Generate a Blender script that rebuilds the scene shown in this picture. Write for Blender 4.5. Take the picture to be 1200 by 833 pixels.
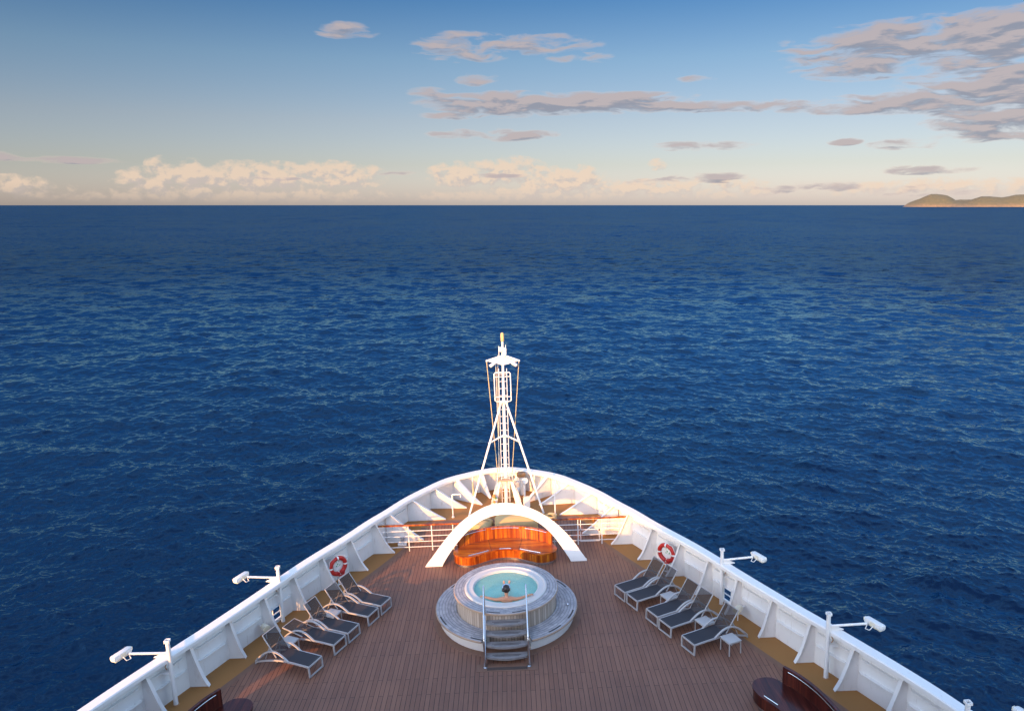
import bpy, bmesh, math, random
import numpy as np
from mathutils import Vector, Matrix, Euler, noise as mnoise
random.seed(7); np.random.seed(7)
rad = math.radians
S = bpy.context.scene
for o in list(bpy.data.objects): bpy.data.objects.remove(o)
COL = S.collection

# ------------------------------------------------------------------ camera, sky, sun, exposure
# Everything aboard is laid out in the ship's own frame (x starboard, y forward, z above the deck);
# the ship heels about two degrees to port, so at the end every thing aboard is turned by HEEL.
H = 13.0; PSI, PIT, ROL = rad(0.084), rad(11.337), rad(-2.217)
fw = Vector((math.sin(PSI)*math.cos(PIT), math.cos(PSI)*math.cos(PIT), -math.sin(PIT)))
rt = Vector((math.cos(PSI), -math.sin(PSI), 0)); upv = rt.cross(fw)
RT = math.cos(ROL)*rt + math.sin(ROL)*upv
UP = math.cos(ROL)*upv - math.sin(ROL)*rt
camS = Matrix.Translation((0.595, 0, H)) @ Matrix(((RT.x, UP.x, -fw.x), (RT.y, UP.y, -fw.y), (RT.z, UP.z, -fw.z))).to_4x4()
HEEL = Matrix.Rotation(math.atan2(RT.z, RT.x), 4, 'Y')        # brings the picture's horizon level
cd = bpy.data.cameras.new('camera'); cam = bpy.data.objects.new('camera', cd); COL.objects.link(cam)
cam.matrix_world = HEEL @ camS
cd.sensor_width = 36; cd.lens = 880/1200*36; cd.clip_start = 0.1; cd.clip_end = 120000
S.camera = cam
SUN_EL, SUN_AZ = 12.5, 214.6            # degrees; azimuth clockwise from dead ahead
SKY_STRENGTH, SUN_STRENGTH, EXPOSURE = 0.15, 2.7, 1.6
el, az = rad(SUN_EL), rad(SUN_AZ)
to_sun = HEEL.to_3x3() @ Vector((math.sin(az)*math.cos(el), math.cos(az)*math.cos(el), math.sin(el)))
sl = bpy.data.lights.new('sun', 'SUN'); sl.energy = SUN_STRENGTH; sl.angle = rad(0.5); sl.color = (1.0, 0.45, 0.12)
so = bpy.data.objects.new('sun', sl); COL.objects.link(so)
so.rotation_euler = to_sun.to_track_quat('Z', 'Y').to_euler()
S.view_settings.view_transform = 'Standard'; S.view_settings.look = 'None'
S.view_settings.exposure = EXPOSURE; S.view_settings.gamma = 1; S.view_settings.use_curve_mapping = False
S.render.engine = 'CYCLES'
S.cycles.max_bounces = 6; S.cycles.diffuse_bounces = 3; S.cycles.glossy_bounces = 3; S.cycles.transparent_max_bounces = 12
S.cycles.use_denoising = True
S.cycles.caustics_reflective = False; S.cycles.caustics_refractive = False

class NT:
    """small node-graph helper"""
    def __init__(s, tree): s.t = tree; tree.nodes.clear()
    def n(s, typ, props=None, **ins):
        nd = s.t.nodes.new(typ)
        for k, v in (props or {}).items(): setattr(nd, k, v)
        for k, v in ins.items():
            key = int(k[1:]) if k[0] == '_' and k[1:].isdigit() else k.replace('_', ' ')
            s.set(nd.inputs[key], v)
        return nd
    def set(s, sock, v):
        if hasattr(v, 'outputs'): v = v.outputs[0]
        if isinstance(v, bpy.types.NodeSocket): s.t.links.new(v, sock)
        else: sock.default_value = v
    def m(s, op, a, b=None, c=None, clamp=False):
        nd = s.t.nodes.new('ShaderNodeMath'); nd.operation = op; nd.use_clamp = clamp
        for i, v in enumerate((a, b, c)):
            if v is not None: s.set(nd.inputs[i], v)
        return nd.outputs[0]
    def vm(s, op, a, b=None):
        nd = s.t.nodes.new('ShaderNodeVectorMath'); nd.operation = op
        s.set(nd.inputs[0], a)
        if b is not None: s.set(nd.inputs[1], b)
        return nd.outputs['Value'] if op in ('LENGTH', 'DOT_PRODUCT', 'DISTANCE') else nd.outputs[0]
    def mix(s, f, a, b, typ='RGBA', blend='MIX'):
        nd = s.t.nodes.new('ShaderNodeMix'); nd.data_type = typ
        if typ == 'RGBA': nd.blend_type = blend
        o = {'FLOAT': (2, 3, 0), 'RGBA': (6, 7, 2)}[typ]
        s.set(nd.inputs[0], f); s.set(nd.inputs[o[0]], a); s.set(nd.inputs[o[1]], b)
        return nd.outputs[o[2]]
    def ramp(s, f, stops, interp='LINEAR'):
        nd = s.t.nodes.new('ShaderNodeValToRGB'); cr = nd.color_ramp; cr.interpolation = interp
        while len(cr.elements) < len(stops): cr.elements.new(0.5)
        for e, (p, c) in zip(cr.elements, stops):
            e.position = p; e.color = (*c, 1) if len(c) == 3 else c
        s.set(nd.inputs[0], f); return nd.outputs[0]
    def sstep(s, x, a, b):
        nd = s.t.nodes.new('ShaderNodeMapRange'); nd.interpolation_type = 'SMOOTHSTEP'
        s.set(nd.inputs[0], x); nd.inputs[1].default_value = a; nd.inputs[2].default_value = b
        return nd.outputs[0]
    def noise(s, vec, scale, detail=4, rough=0.55, dist=0.0, out='Fac', dim='3D'):
        nd = s.n('ShaderNodeTexNoise', {'noise_dimensions': dim}, Scale=scale, Detail=detail, Roughness=rough, Distortion=dist)
        if vec is not None: s.set(nd.inputs['Vector'], vec)
        return nd.outputs[0] if out == 'Fac' else nd.outputs[1]
    def xyz(s, x, y, z):
        nd = s.t.nodes.new('ShaderNodeCombineXYZ')
        for i, v in enumerate((x, y, z)): s.set(nd.inputs[i], v)
        return nd.outputs[0]
    def sep(s, v):
        nd = s.t.nodes.new('ShaderNodeSeparateXYZ'); s.set(nd.inputs[0], v); return nd.outputs

W = bpy.data.worlds.new('World'); S.world = W; W.use_nodes = True
def build_world():
    g = NT(W.node_tree)
    sky = g.n('ShaderNodeTexSky', {'sky_type': 'NISHITA', 'sun_disc': False, 'sun_elevation': el, 'sun_rotation': az,
              'altitude': 20, 'air_density': 1.0, 'dust_density': 0.6, 'ozone_density': 1.6})
    d = g.n('ShaderNodeTexCoord').outputs['Generated']
    x, y, z = g.sep(d)
    U = g.m('MULTIPLY', g.m('ARCTAN2', x, y), 57.2958)
    V = g.m('MULTIPLY', g.m('ARCSINE', z), 57.2958)
    # air: the evening sky pales and warms towards the horizon
    warm = g.ramp(g.m('DIVIDE', V, 48.0, clamp=True), [(0.01, (0.2773, 0.2692, 0.414)), (0.06, (0.2464, 0.2269, 0.285)), (0.125, (0.2388, 0.2161, 0.254)), (0.21, (0.182, 0.2047, 0.2464)), (0.29, (0.0948, 0.1554, 0.2274)), (0.37, (0.19, 0.31, 0.44)), (0.55, (0.32, 0.44, 0.57)), (0.8, (0.75, 0.82, 0.92)), (1, (2.0, 1.8, 1.72))])
    ahead = g.sstep(y, -0.2, 0.5)
    col = g.mix(1.0, sky.outputs[0], g.mix(ahead, (1.95, 1.70, 1.66, 1), warm), blend='MULTIPLY')
    def field(du, dv):
        Us = g.m('ADD', U, du); Vs = g.m('ADD', V, dv)
        P = g.xyz(Us, Vs, 0.0)
        wob = g.noise(g.xyz(g.m('MULTIPLY', Us, .35), g.m('MULTIPLY', Vs, .9), 3.0), 1.0, 3, .5)
        # streaky noise for the thin layers, billowy noise for the heaps
        st = g.noise(g.xyz(g.m('MULTIPLY', Us, .30), g.m('ADD', g.m('MULTIPLY', Vs, 1.5), g.m('MULTIPLY', wob, 1.2)), 0.0), 1.0, 6, .56, .35)
        bi = g.noise(g.xyz(g.m('MULTIPLY', Us, .85), g.m('MULTIPLY', Vs, 1.25), 7.0), 1.0, 7, .58, .25)
        def blobs(lst):
            acc = None
            for (u0, v0, su, sv, w) in lst:
                q = g.vm('MULTIPLY', g.vm('SUBTRACT', P, (u0, v0, 0)), (1/su, 1/sv, 0))
                b = g.m('MULTIPLY', g.m('SUBTRACT', 1.0, g.vm('DOT_PRODUCT', q, q), clamp=True), w)
                acc = b if acc is None else g.m('MAXIMUM', acc, b)
            return acc
        s_m = blobs(STRATUS); c_m = blobs(CUMULUS)
        s_d = g.m('ADD', s_m, g.m('MULTIPLY', g.m('SUBTRACT', st, .535), 3.1))
        s_d = g.m('MULTIPLY', s_d, g.sstep(s_m, 0.0, 0.25))
        c_d = g.m('ADD', c_m, g.m('MULTIPLY', g.m('SUBTRACT', bi, .51), 3.0))
        c_d = g.m('MULTIPLY', c_d, g.sstep(c_m, 0.0, 0.2))
        return s_d, c_d
    def uv(px, py, w, h, wt):   # a cloud's place as bearing / altitude, from where the photograph shows it
        f = 880.0; t = math.atan2(240-416.5, f)  # horizon row
        pit = math.atan(176.5/f)
        cx, cy = (px-600)/f, (416.5-py)/f
        dy = math.cos(pit)+cy*math.sin(pit); dz = -math.sin(pit)+cy*math.cos(pit)
        u = math.degrees(math.atan2(cx, dy))+.52; v = math.degrees(math.asin(dz/math.sqrt(cx*cx+dy*dy+dz*dz)))
        k = 57.3/f*.95
        return (u, v, w*k, h*k, wt)
    STRATUS = [uv(*q) for q in [
        (1090, 48, 170, 28, 1.0), (1180, 42, 120, 32, 1.15), (1010, 72, 85, 22, .8), (1185, 100, 120, 36, .95), (1090, 118, 160, 14, 1.0), (1190, 135, 95, 20, 1.0),
        (660, 121, 190, 15, 1.25), (590, 122, 110, 17, 1.1), (800, 124, 130, 10, .8), (930, 124, 120, 9, .65),
        (545, 55, 75, 19, .75), (640, 52, 75, 14, .7), (680, 68, 45, 8, .6), (405, 36, 42, 11, .75), (560, 92, 34, 10, .6), (500, 108, 30, 7, .55),
        (580, 158, 90, 9, .8), (545, 135, 70, 6, .6), (822, 171, 70, 7, .85), (990, 166, 22, 5, .7), (1075, 168, 55, 8, .8), (1160, 160, 70, 8, .8), (1080, 199, 60, 6, .7), (815, 92, 40, 5, .5),
        (60, 187, 95, 4.5, .75), (5, 184, 20, 7, .7), (840, 208, 70, 7, .8), (760, 212, 60, 6, .6), (590, 206, 40, 4, .8), (460, 203, 35, 4, .6), (300, 209, 60, 3.5, .5), (1000, 222, 220, 12, .3)]]
    CUMULUS = [uv(*q) for q in [
        (175, 214, 45, 20, .75), (215, 206, 40, 22, .9), (300, 208, 95, 22, .95), (385, 206, 80, 20, .85), (290, 230, 190, 18, .75), (185, 193, 16, 12, .7),
        (545, 206, 55, 20, .9), (600, 200, 50, 20, .9), (660, 212, 70, 20, .9), (685, 206, 22, 16, .9), (750, 222, 130, 14, .7), (610, 230, 160, 14, .75), (770, 193, 14, 9, .5), (850, 216, 60, 12, .5),
        (15, 216, 40, 12, .7), (60, 225, 60, 11, .45), (865, 228, 60, 9, .55), (1020, 222, 60, 11, .5), (1100, 217, 60, 11, .6), (1180, 220, 70, 12, .6)]]
    sd, cdn = field(0, 0); sd2, cd2 = field(-.25, .35)
    sa = g.sstep(sd, .0, .80); ca = g.sstep(cdn, .0, .85)
    # thick cloud away from the light is grey-lilac, its edges and sun side peach
    s_lit = g.sstep(g.m('SUBTRACT', sd, sd2), -.30, .28)
    c_lit = g.sstep(g.m('ADD', g.m('SUBTRACT', cdn, cd2), g.m('MULTIPLY', g.sstep(V, 0, 4.5), .22)), -.28, .30)
    thick = g.sstep(sd, .10, .58)
    s_col = g.mix(g.m('MULTIPLY', thick, g.m('SUBTRACT', 1.0, g.m('MULTIPLY', s_lit, .45))), (.80, .62, .545, 1), (.295, .305, .37, 1))
    c_col = g.mix(c_lit, (.60, .51, .48, 1), (.89, .67, .505, 1))
    k = 1.0/(2**EXPOSURE*SKY_STRENGTH)
    s_col = g.vm('SCALE', s_col); g.t.nodes[-1].inputs['Scale'].default_value = k
    c_col = g.vm('SCALE', c_col); g.t.nodes[-1].inputs['Scale'].default_value = k
    up = g.sstep(V, -.05, .25)
    col = g.mix(g.m('MULTIPLY', g.m('MULTIPLY', ca, g.sstep(V, -.2, 1.6)), .72), col, c_col)
    col = g.mix(g.m('MULTIPLY', g.m('MULTIPLY', sa, up), .90), col, s_col)
    bg = g.n('ShaderNodeBackground', Color=col, Strength=SKY_STRENGTH)
    g.n('ShaderNodeOutputWorld', Surface=bg)
    W.cycles.sampling_method = 'MANUAL'; W.cycles.sample_map_resolution = 512
build_world()

# ------------------------------------------------------------------ mesh helpers
class MB:
    def __init__(s): s.v = []; s.f = []
    def add(s, vs, fs):
        b = len(s.v); s.v += [tuple(q) for q in vs]; s.f += [tuple(i+b for i in q) for q in fs]; return s
    def box(s, c, size, rot=None, bev=0.0):
        bm = bmesh.new(); bmesh.ops.create_cube(bm, size=1)
        for v in bm.verts: v.co = Vector((v.co.x*size[0], v.co.y*size[1], v.co.z*size[2]))
        if bev: bmesh.ops.bevel(bm, geom=bm.edges[:], offset=bev, segments=2, affect='EDGES', profile=.6)
        M = Matrix.Translation(c) @ (rot.to_4x4() if rot is not None else Matrix())
        vs = [M @ v.co for v in bm.verts]; bm.verts.index_update()
        s.add(vs, [[v.index for v in f.verts] for f in bm.faces]); bm.free(); return s
    def tube(s, pts, r, n=8, closed=False, cap=True):
        P = [Vector(p) for p in pts]; m = len(P)
        rs = r if isinstance(r, (list, tuple)) else [r]*m
        rings = []; prev = None
        for i, p in enumerate(P):
            if closed: t = P[(i+1) % m]-P[i-1]
            else: t = P[min(i+1, m-1)]-P[max(i-1, 0)]
            t.normalize()
            if prev is None:
                a = Vector((0, 0, 1)) if abs(t.z) < .9 else Vector((1, 0, 0))
                u = t.cross(a).normalized()
            else:
                u = prev-t*prev.dot(t); u.normalize()
            prev = u; w = t.cross(u)
            rings.append([p+(u*math.cos(2*math.pi*k/n)+w*math.sin(2*math.pi*k/n))*rs[i] for k in range(n)])
        fs = []
        for i in range(m if closed else m-1):
            j = (i+1) % m
            for k in range(n): fs.append((i*n+k, i*n+(k+1) % n, j*n+(k+1) % n, j*n+k))
        if cap and not closed: fs += [tuple(range(n))[::-1], tuple((m-1)*n+k for k in range(n))]
        return s.add([q for R in rings for q in R], fs)
    def bar(s, pts, w, h):
        """rectangular bar swept along a path: w across, h upright"""
        P = [Vector(p) for p in pts]; m = len(P); vs = []
        for i, p in enumerate(P):
            t = (P[min(i+1, m-1)]-P[max(i-1, 0)]).normalized()
            a = Vector((0, 0, 1)) if abs(t.z) < .95 else Vector((0, 1, 0))
            u = t.cross(a).normalized(); q = u.cross(t)
            for sx, sy in ((-1, -1), (1, -1), (1, 1), (-1, 1)): vs.append(p+u*sx*w/2+q*sy*h/2)
        fs = [(i*4+k, i*4+(k+1) % 4, i*4+4+(k+1) % 4, i*4+4+k) for i in range(m-1) for k in range(4)]
        return s.add(vs, fs+[(3, 2, 1, 0), tuple(4*(m-1)+k for k in range(4))])
    def prism(s, poly, z0, z1, M=None):
        n = len(poly); a = sum(poly[i][0]*poly[(i+1) % n][1]-poly[(i+1) % n][0]*poly[i][1] for i in range(n))
        if a < 0: poly = poly[::-1]
        vs = [Vector((x, y, z0)) for x, y in poly]+[Vector((x, y, z1)) for x, y in poly]
        if M is not None: vs = [M @ v for v in vs]
        return s.add(vs, [tuple(range(n))[::-1], tuple(range(n, 2*n))]+[(i, (i+1) % n, n+(i+1) % n, n+i) for i in range(n)])
    def lathe(s, prof, n=64, a0=0.0, a1=2*math.pi, c=(0, 0, 0)):
        full = abs(a1-a0-2*math.pi) < 1e-6; m = len(prof); k = n if full else n+1; vs = []
        for i in range(k):
            a = a0+(a1-a0)*i/n
            vs += [(c[0]+r*math.cos(a), c[1]+r*math.sin(a), c[2]+z) for r, z in prof]
        fs = [(i*m+j, ((i+1) % k)*m+j, ((i+1) % k)*m+j+1, i*m+j+1) for i in range(n) for j in range(m-1)]
        if not full: fs += [tuple(range(m)), tuple((k-1)*m+j for j in range(m))[::-1]]
        return s.add(vs, fs)
    def sphere(s, c, r, nu=12, nv=8, sc=(1, 1, 1), rot=None):
        vs = [Vector((0, 0, -1))]; fs = []
        for j in range(1, nv):
            th = -math.pi/2+math.pi*j/nv
            vs += [Vector((math.cos(th)*math.cos(2*math.pi*i/nu), math.cos(th)*math.sin(2*math.pi*i/nu), math.sin(th))) for i in range(nu)]
        vs.append(Vector((0, 0, 1))); L = len(vs)-1
        for i in range(nu):
            fs.append((0, 1+(i+1) % nu, 1+i)); fs.append((L, L-nu+i, L-nu+(i+1) % nu))
            for j in range(nv-2):
                a = 1+j*nu; fs.append((a+i, a+(i+1) % nu, a+nu+(i+1) % nu, a+nu+i))
        vs = [Vector((v.x*sc[0], v.y*sc[1], v.z*sc[2]))*r for v in vs]
        if rot is not None: vs = [rot @ v for v in vs]
        return s.add([v+Vector(c) for v in vs], fs)

def shift(mb, M):
    mb.v = [tuple(M @ Vector(q)) for q in mb.v]; return mb
def finish(me, smooth):
    bm = bmesh.new(); bm.from_mesh(me); bmesh.ops.recalc_face_normals(bm, faces=bm.faces[:]); bm.to_mesh(me); bm.free()
    if smooth:
        me.polygons.foreach_set('use_smooth', [True]*len(me.polygons))
        me.set_sharp_from_angle(angle=rad(smooth))
def obj(name, mb, mat, parent=None, smooth=35, org=None, normals=True):
    """one mesh object; vertices are given in the frame of ORG (default: the root's own frame)"""
    me = bpy.data.meshes.new(name)
    vs = mb.v
    if org is not None: vs = [(a-org[0], b-org[1], c-org[2]) for a, b, c in vs]
    me.from_pydata(vs, [], mb.f)
    if normals: finish(me, smooth)
    o = bpy.data.objects.new(name, me); COL.objects.link(o); me.materials.append(mat)
    if parent is not None: o.parent = parent
    return o
def tag(o, label=None, cat=None, group=None, kind=None):
    if label: o['label'] = label
    if cat: o['category'] = cat
    if group: o['group'] = group
    if kind: o['kind'] = kind
    return o
ABOARD = []
def thing(name, label, cat, loc=(0, 0, 0), rz=0, group=None):
    o = bpy.data.objects.new(name, None); COL.objects.link(o); o.location = loc; o.rotation_euler = (0, 0, rz)
    o.empty_display_size = .2; ABOARD.append(o)
    return tag(o, label, cat, group)
def children(o): return [c for c in bpy.data.objects if c.parent is o]
def copy_tree(o, parent=None):
    c = o.copy(); COL.objects.link(c)
    if parent is not None: c.parent = parent
    for ch in KIDS.get(o.name, []): copy_tree(ch, c)
    return c
KIDS = {}
def remember(o):
    KIDS[o.name] = children(o)
    for c in KIDS[o.name]: remember(c)
def dup(o, loc, rz, label, group=None):
    if o.name not in KIDS: remember(o)
    c = copy_tree(o); c.location = loc; c.rotation_euler = (0, 0, rz); ABOARD.append(c)
    return tag(c, label, None, group)

# ------------------------------------------------------------------ materials
def mat(name, fn):
    m = bpy.data.materials.new(name); m.use_nodes = True; g = NT(m.node_tree)
    out = g.n('ShaderNodeOutputMaterial'); fn(g, out); return m
def pbr(g, out, **k):
    b = g.n('ShaderNodeBsdfPrincipled', None, **k); g.set(out.inputs['Surface'], b.outputs[0]); return b
def objco(g): return g.n('ShaderNodeTexCoord').outputs['Object']
def bump(g, h, strength=.3, dist=.01):
    return g.n('ShaderNodeBump', None, Height=h, Strength=strength, Distance=dist).outputs[0]
def paint(base, rough=.45, var=.06, dirt=(.55, .45, .36), amount=.45):
    def f(g, out):
        p = objco(g)
        n1 = g.noise(p, 1.3, 5, .6); n2 = g.noise(g.vm('MULTIPLY', p, (3, 3, .7)), 3.0, 6, .65)
        c = g.mix(g.m('MULTIPLY', g.sstep(n2, .56, .76), amount), (*base, 1), (*[b*d for b, d in zip(base, dirt)], 1))
        c = g.mix(g.m('MULTIPLY', g.m('SUBTRACT', n1, .5), var*6), c, (*[min(1, b*1.12) for b in base], 1))
        pbr(g, out, Base_Color=c, Roughness=g.m('ADD', rough-.06, g.m('MULTIPLY', n1, .14)), Normal=bump(g, g.noise(p, 2.2, 3, .5), .10, .012))
    return f
M = {}
M['white'] = mat('white_paint', paint((.77, .75, .72)))
M['white_clean'] = mat('white_gelcoat', paint((.72, .705, .675), .3, .03, (.8, .75, .68), .2))
M['shell'] = mat('tub_shell', paint((.56, .525, .50), .3, .03, (.8, .75, .68), .25))
M['ochre'] = mat('ochre_deck_paint', paint((.30, .134, .034), .7, .12, (.7, .65, .6), .5))
M['cream'] = mat('cream_cover_cloth', paint((.50, .36, .17), .8, .05, (.75, .7, .65), .3))
M['alu'] = mat('silver_frame_paint', paint((.39, .37, .36), .4, .03, (.8, .8, .8), .2))
M['beige'] = mat('beige_plastic', paint((.70, .64, .50), .4, .03))
M['rope'] = mat('rope_yellow', paint((.55, .43, .22), .8, .05))
M['bronze'] = mat('bronze_paint', paint((.34, .17, .07), .5, .08))
M['tan'] = mat('tan_grating', paint((.42, .30, .20), .7, .05))
M['grey'] = mat('grey_paint', paint((.30, .30, .31), .5, .05))
M['green'] = mat('green_paint', paint((.10, .25, .09), .5, .05))
M['orange'] = mat('orange_paint', paint((.62, .25, .06), .5, .05))
M['red'] = mat('lifebuoy_red', paint((.42, .014, .010), .45, .04, (.6, .6, .6), .25))
M['black'] = mat('dark_gap', paint((.02, .018, .018), .8, .02))
M['tread_tan'] = mat('tan_teak_edge', paint((.36, .26, .19), .6, .08))
M['rubber'] = mat('dark_rubber', paint((.045, .04, .04), .7, .02))
M['skin'] = mat('skin', paint((.50, .24, .14), .45, .03, (.85, .7, .65), .2))
M['hair'] = mat('dark_hair', paint((.018, .012, .010), .4, .02))
M['band'] = mat('pale_headband', paint((.42, .50, .72), .6, .02))
M['lens'] = mat('lamp_glass', lambda g, out: pbr(g, out, Base_Color=(.75, .68, .5, 1), Roughness=.12, Metallic=.2))
def steel(g, out):
    p = objco(g); pbr(g, out, Base_Color=(.62, .62, .63, 1), Metallic=1.0, Roughness=g.m('ADD', .14, g.m('MULTIPLY', g.noise(p, 9, 3), .16)))
M['steel'] = mat('polished_steel', steel)
def planks(g, out):
    p = objco(g); x, y, z = g.sep(p)
    v = g.xyz(y, x, 0.0)
    bt = g.n('ShaderNodeTexBrick', {'offset': .37, 'offset_frequency': 2, 'squash': 1.0}, Vector=v, Scale=1.0,
             Color1=(.210, .092, .056, 1), Color2=(.252, .115, .071, 1), Mortar=(.028, .015, .011, 1))
    for k, q in (('Mortar Size', .008), ('Mortar Smooth', .25), ('Bias', 0.0), ('Brick Width', 1.9), ('Row Height', .130)): bt.inputs[k].default_value = q
    gr = g.noise(g.vm('MULTIPLY', p, (34, 1.6, 1)), 1.0, 5, .6)
    big = g.noise(p, .45, 5, .6); wear = g.noise(p, 2.4, 6, .68)
    c = g.mix(.5, bt.outputs[0], g.ramp(gr, [(.3, (.55, .55, .55)), (.75, (1.0, 1.0, 1.0))]), blend='MULTIPLY')
    c = g.mix(1.0, c, g.ramp(big, [(.3, (.86, .87, .9)), (.7, (1.12, 1.1, 1.06))]), blend='MULTIPLY')
    c = g.mix(g.m('MULTIPLY', g.sstep(wear, .55, .75), .3), c, (.22, .125, .09, 1))
    pbr(g, out, Base_Color=c, Roughness=g.m('ADD', .5, g.m('MULTIPLY', wear, .25)), Normal=bump(g, g.m('SUBTRACT', g.m('MULTIPLY', gr, .15), bt.outputs[1]), .4, .006))
M['planks'] = mat('deck_planks', planks)
def margin(g, out):
    p = objco(g); n = g.noise(g.vm('MULTIPLY', p, (9, 3, 1)), 1.0, 5, .6); n2 = g.noise(p, .8, 4)
    c = g.ramp(n, [(.25, (.135, .065, .042)), (.75, (.19, .095, .06))])
    c = g.mix(g.m('MULTIPLY', n2, .5), c, (.20, .105, .065, 1))
    pbr(g, out, Base_Color=c, Roughness=.62)
M['margin'] = mat('deck_margin_plank', margin)
def varnish(STOPS, coat=.7, sc=(14, 14, .5)):
  def f(g, out):
    p = objco(g); x, y, z = g.sep(p)
    a = g.noise(g.vm('MULTIPLY', p, sc), 1.0, 5, .62, .4)
    b = g.noise(g.vm('MULTIPLY', p, tuple(q*.28 for q in sc)), 1.0, 3, .5)
    c = g.ramp(a, STOPS)
    c = g.mix(g.sstep(b, .42, .62), c, g.mix(1.0, c, (.62, .45, .45, 1), blend='MULTIPLY'))
    pbr(g, out, Base_Color=c, Roughness=.28, Coat_Weight=coat, Specular_IOR_Level=.3, Coat_Roughness=.10, Normal=bump(g, a, .08, .003))
  return f
VS = [(.30, (.10, .016, .002)), (.5, (.38, .088, .005)), (.74, (.68, .25, .013))]
M['varnish'] = mat('varnished_mahogany', varnish(VS)); M['varnish_top'] = mat('varnished_mahogany_top', varnish(VS, .7, (1.1, 20, 6)))
VSHADE = [(.28, (.022, .005, .004)), (.5, (.070, .013, .008)), (.72, (.14, .028, .014))]  # same mahogany as the curved bench, with shade put into the colour
M['shaded_varnish'] = mat('shaded_mahogany', varnish(VSHADE, .22)); M['shaded_varnish_top'] = mat('shaded_mahogany_top', varnish(VSHADE, .22, (20, 1.1, 6)))
def coping(g, out):
    p = objco(g); x, y, z = g.sep(p)
    r = g.vm('LENGTH', g.xyz(x, y, 0.0)); an = g.m('ARCTAN2', y, x)
    w = .094; k = g.m('DIVIDE', r, w); fr = g.m('FRACT', k); row = g.m('FLOOR', k)
    line = g.m('MULTIPLY', g.m('LESS_THAN', fr, .13), .75)
    ja = g.m('FRACT', g.m('ADD', g.m('MULTIPLY', an, 1.9099), g.m('MULTIPLY', g.m('MODULO', row, 2.0), .5)))
    line = g.m('MAXIMUM', line, g.m('LESS_THAN', ja, .006))
    tone = g.noise(g.xyz(g.m('MULTIPLY', an, 6.0), g.m('MULTIPLY', row, 3.7), 0.0), 1.0, 3, .6)
    gr = g.noise(g.xyz(g.m('MULTIPLY', an, 8.0), g.m('MULTIPLY', r, 60.0), 0.0), 1.0, 5, .65)
    c = g.ramp(g.m('ADD', g.m('MULTIPLY', tone, .6), g.m('MULTIPLY', gr, .4)), [(.3, (.17, .165, .18)), (.5, (.33, .315, .325)), (.72, (.56, .52, .51))])
    c = g.mix(line, c, (.035, .035, .045, 1))
    pbr(g, out, Base_Color=c, Roughness=.55, Normal=bump(g, g.m('SUBTRACT', g.m('MULTIPLY', gr, .3), line), .4, .005))
M['coping'] = mat('weathered_teak_ring', coping)
def slats(g, out):
    p = objco(g); x, y, z = g.sep(p); an = g.m('MULTIPLY', g.m('ARCTAN2', y, x), 17.5)
    fr = g.m('FRACT', an); line = g.m('LESS_THAN', fr, .10)
    tone = g.n('ShaderNodeTexWhiteNoise', {'noise_dimensions': '1D'}, W=g.m('FLOOR', an)).outputs[0]
    gr = g.noise(g.xyz(g.m('MULTIPLY', an, 5.0), 0.0, g.m('MULTIPLY', z, 1.5)), 1.0, 4, .6)
    c = g.ramp(g.m('ADD', g.m('MULTIPLY', tone, .55), g.m('MULTIPLY', gr, .45)), [(.2, (.30, .235, .185)), (.8, (.50, .415, .335))])
    c = g.mix(line, c, (.07, .05, .04, 1))
    pbr(g, out, Base_Color=c, Roughness=.6, Normal=bump(g, g.m('SUBTRACT', 0.0, line), .4, .006))
M['slats'] = mat('teak_cladding', slats)
def treadm(g, out):
    p = objco(g); gr = g.noise(g.vm('MULTIPLY', p, (4, 40, 40)), 1.0, 5, .65)
    c = g.ramp(gr, [(.3, (.13, .12, .12)), (.7, (.30, .27, .26))]); pbr(g, out, Base_Color=c, Roughness=.55, Normal=bump(g, gr, .2, .004))
M['tread'] = mat('weathered_teak_tread', treadm)
def mesh_fabric(alpha):
    def f(g, out):
        p = objco(g); n = g.noise(p, 60, 3, .6); n2 = g.noise(p, 3, 4, .6)
        c = g.mix(n, (.016, .0145, .018, 1), (.036, .033, .039, 1)); c = g.mix(g.m('MULTIPLY', n2, .4), c, (.034, .031, .036, 1))
        b = g.n('ShaderNodeBsdfPrincipled', None, Base_Color=c, Roughness=.75, Normal=bump(g, n, .3, .002))
        tr = g.n('ShaderNodeBsdfTransparent'); ms = g.n('ShaderNodeMixShader')
        g.set(ms.inputs[0], alpha); g.set(ms.inputs[1], tr); g.set(ms.inputs[2], b); g.set(out.inputs['Surface'], ms)
    return f
M['sling'] = mat('dark_sling_fabric', mesh_fabric(1.0)); M['sling_back'] = mat('see_through_sling_mesh', mesh_fabric(.74))
def sticker(g, out):
    x, y, z = g.sep(objco(g))
    n = g.noise(objco(g), 14, 2, .5)
    pbr(g, out, Base_Color=g.mix(g.sstep(n, .45, .55), (.75, .74, .7, 1), (.05, .28, .12, 1)), Roughness=.5)
M['sticker'] = mat('green_and_white_sticker', sticker)
def basin(g, out):
    p = objco(g); n = g.noise(p, 3, 3)
    pbr(g, out, Base_Color=g.mix(n, (.50, .80, .74, 1), (.60, .86, .80, 1)), Roughness=.35)
M['basin'] = mat('aqua_basin', basin)
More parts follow.
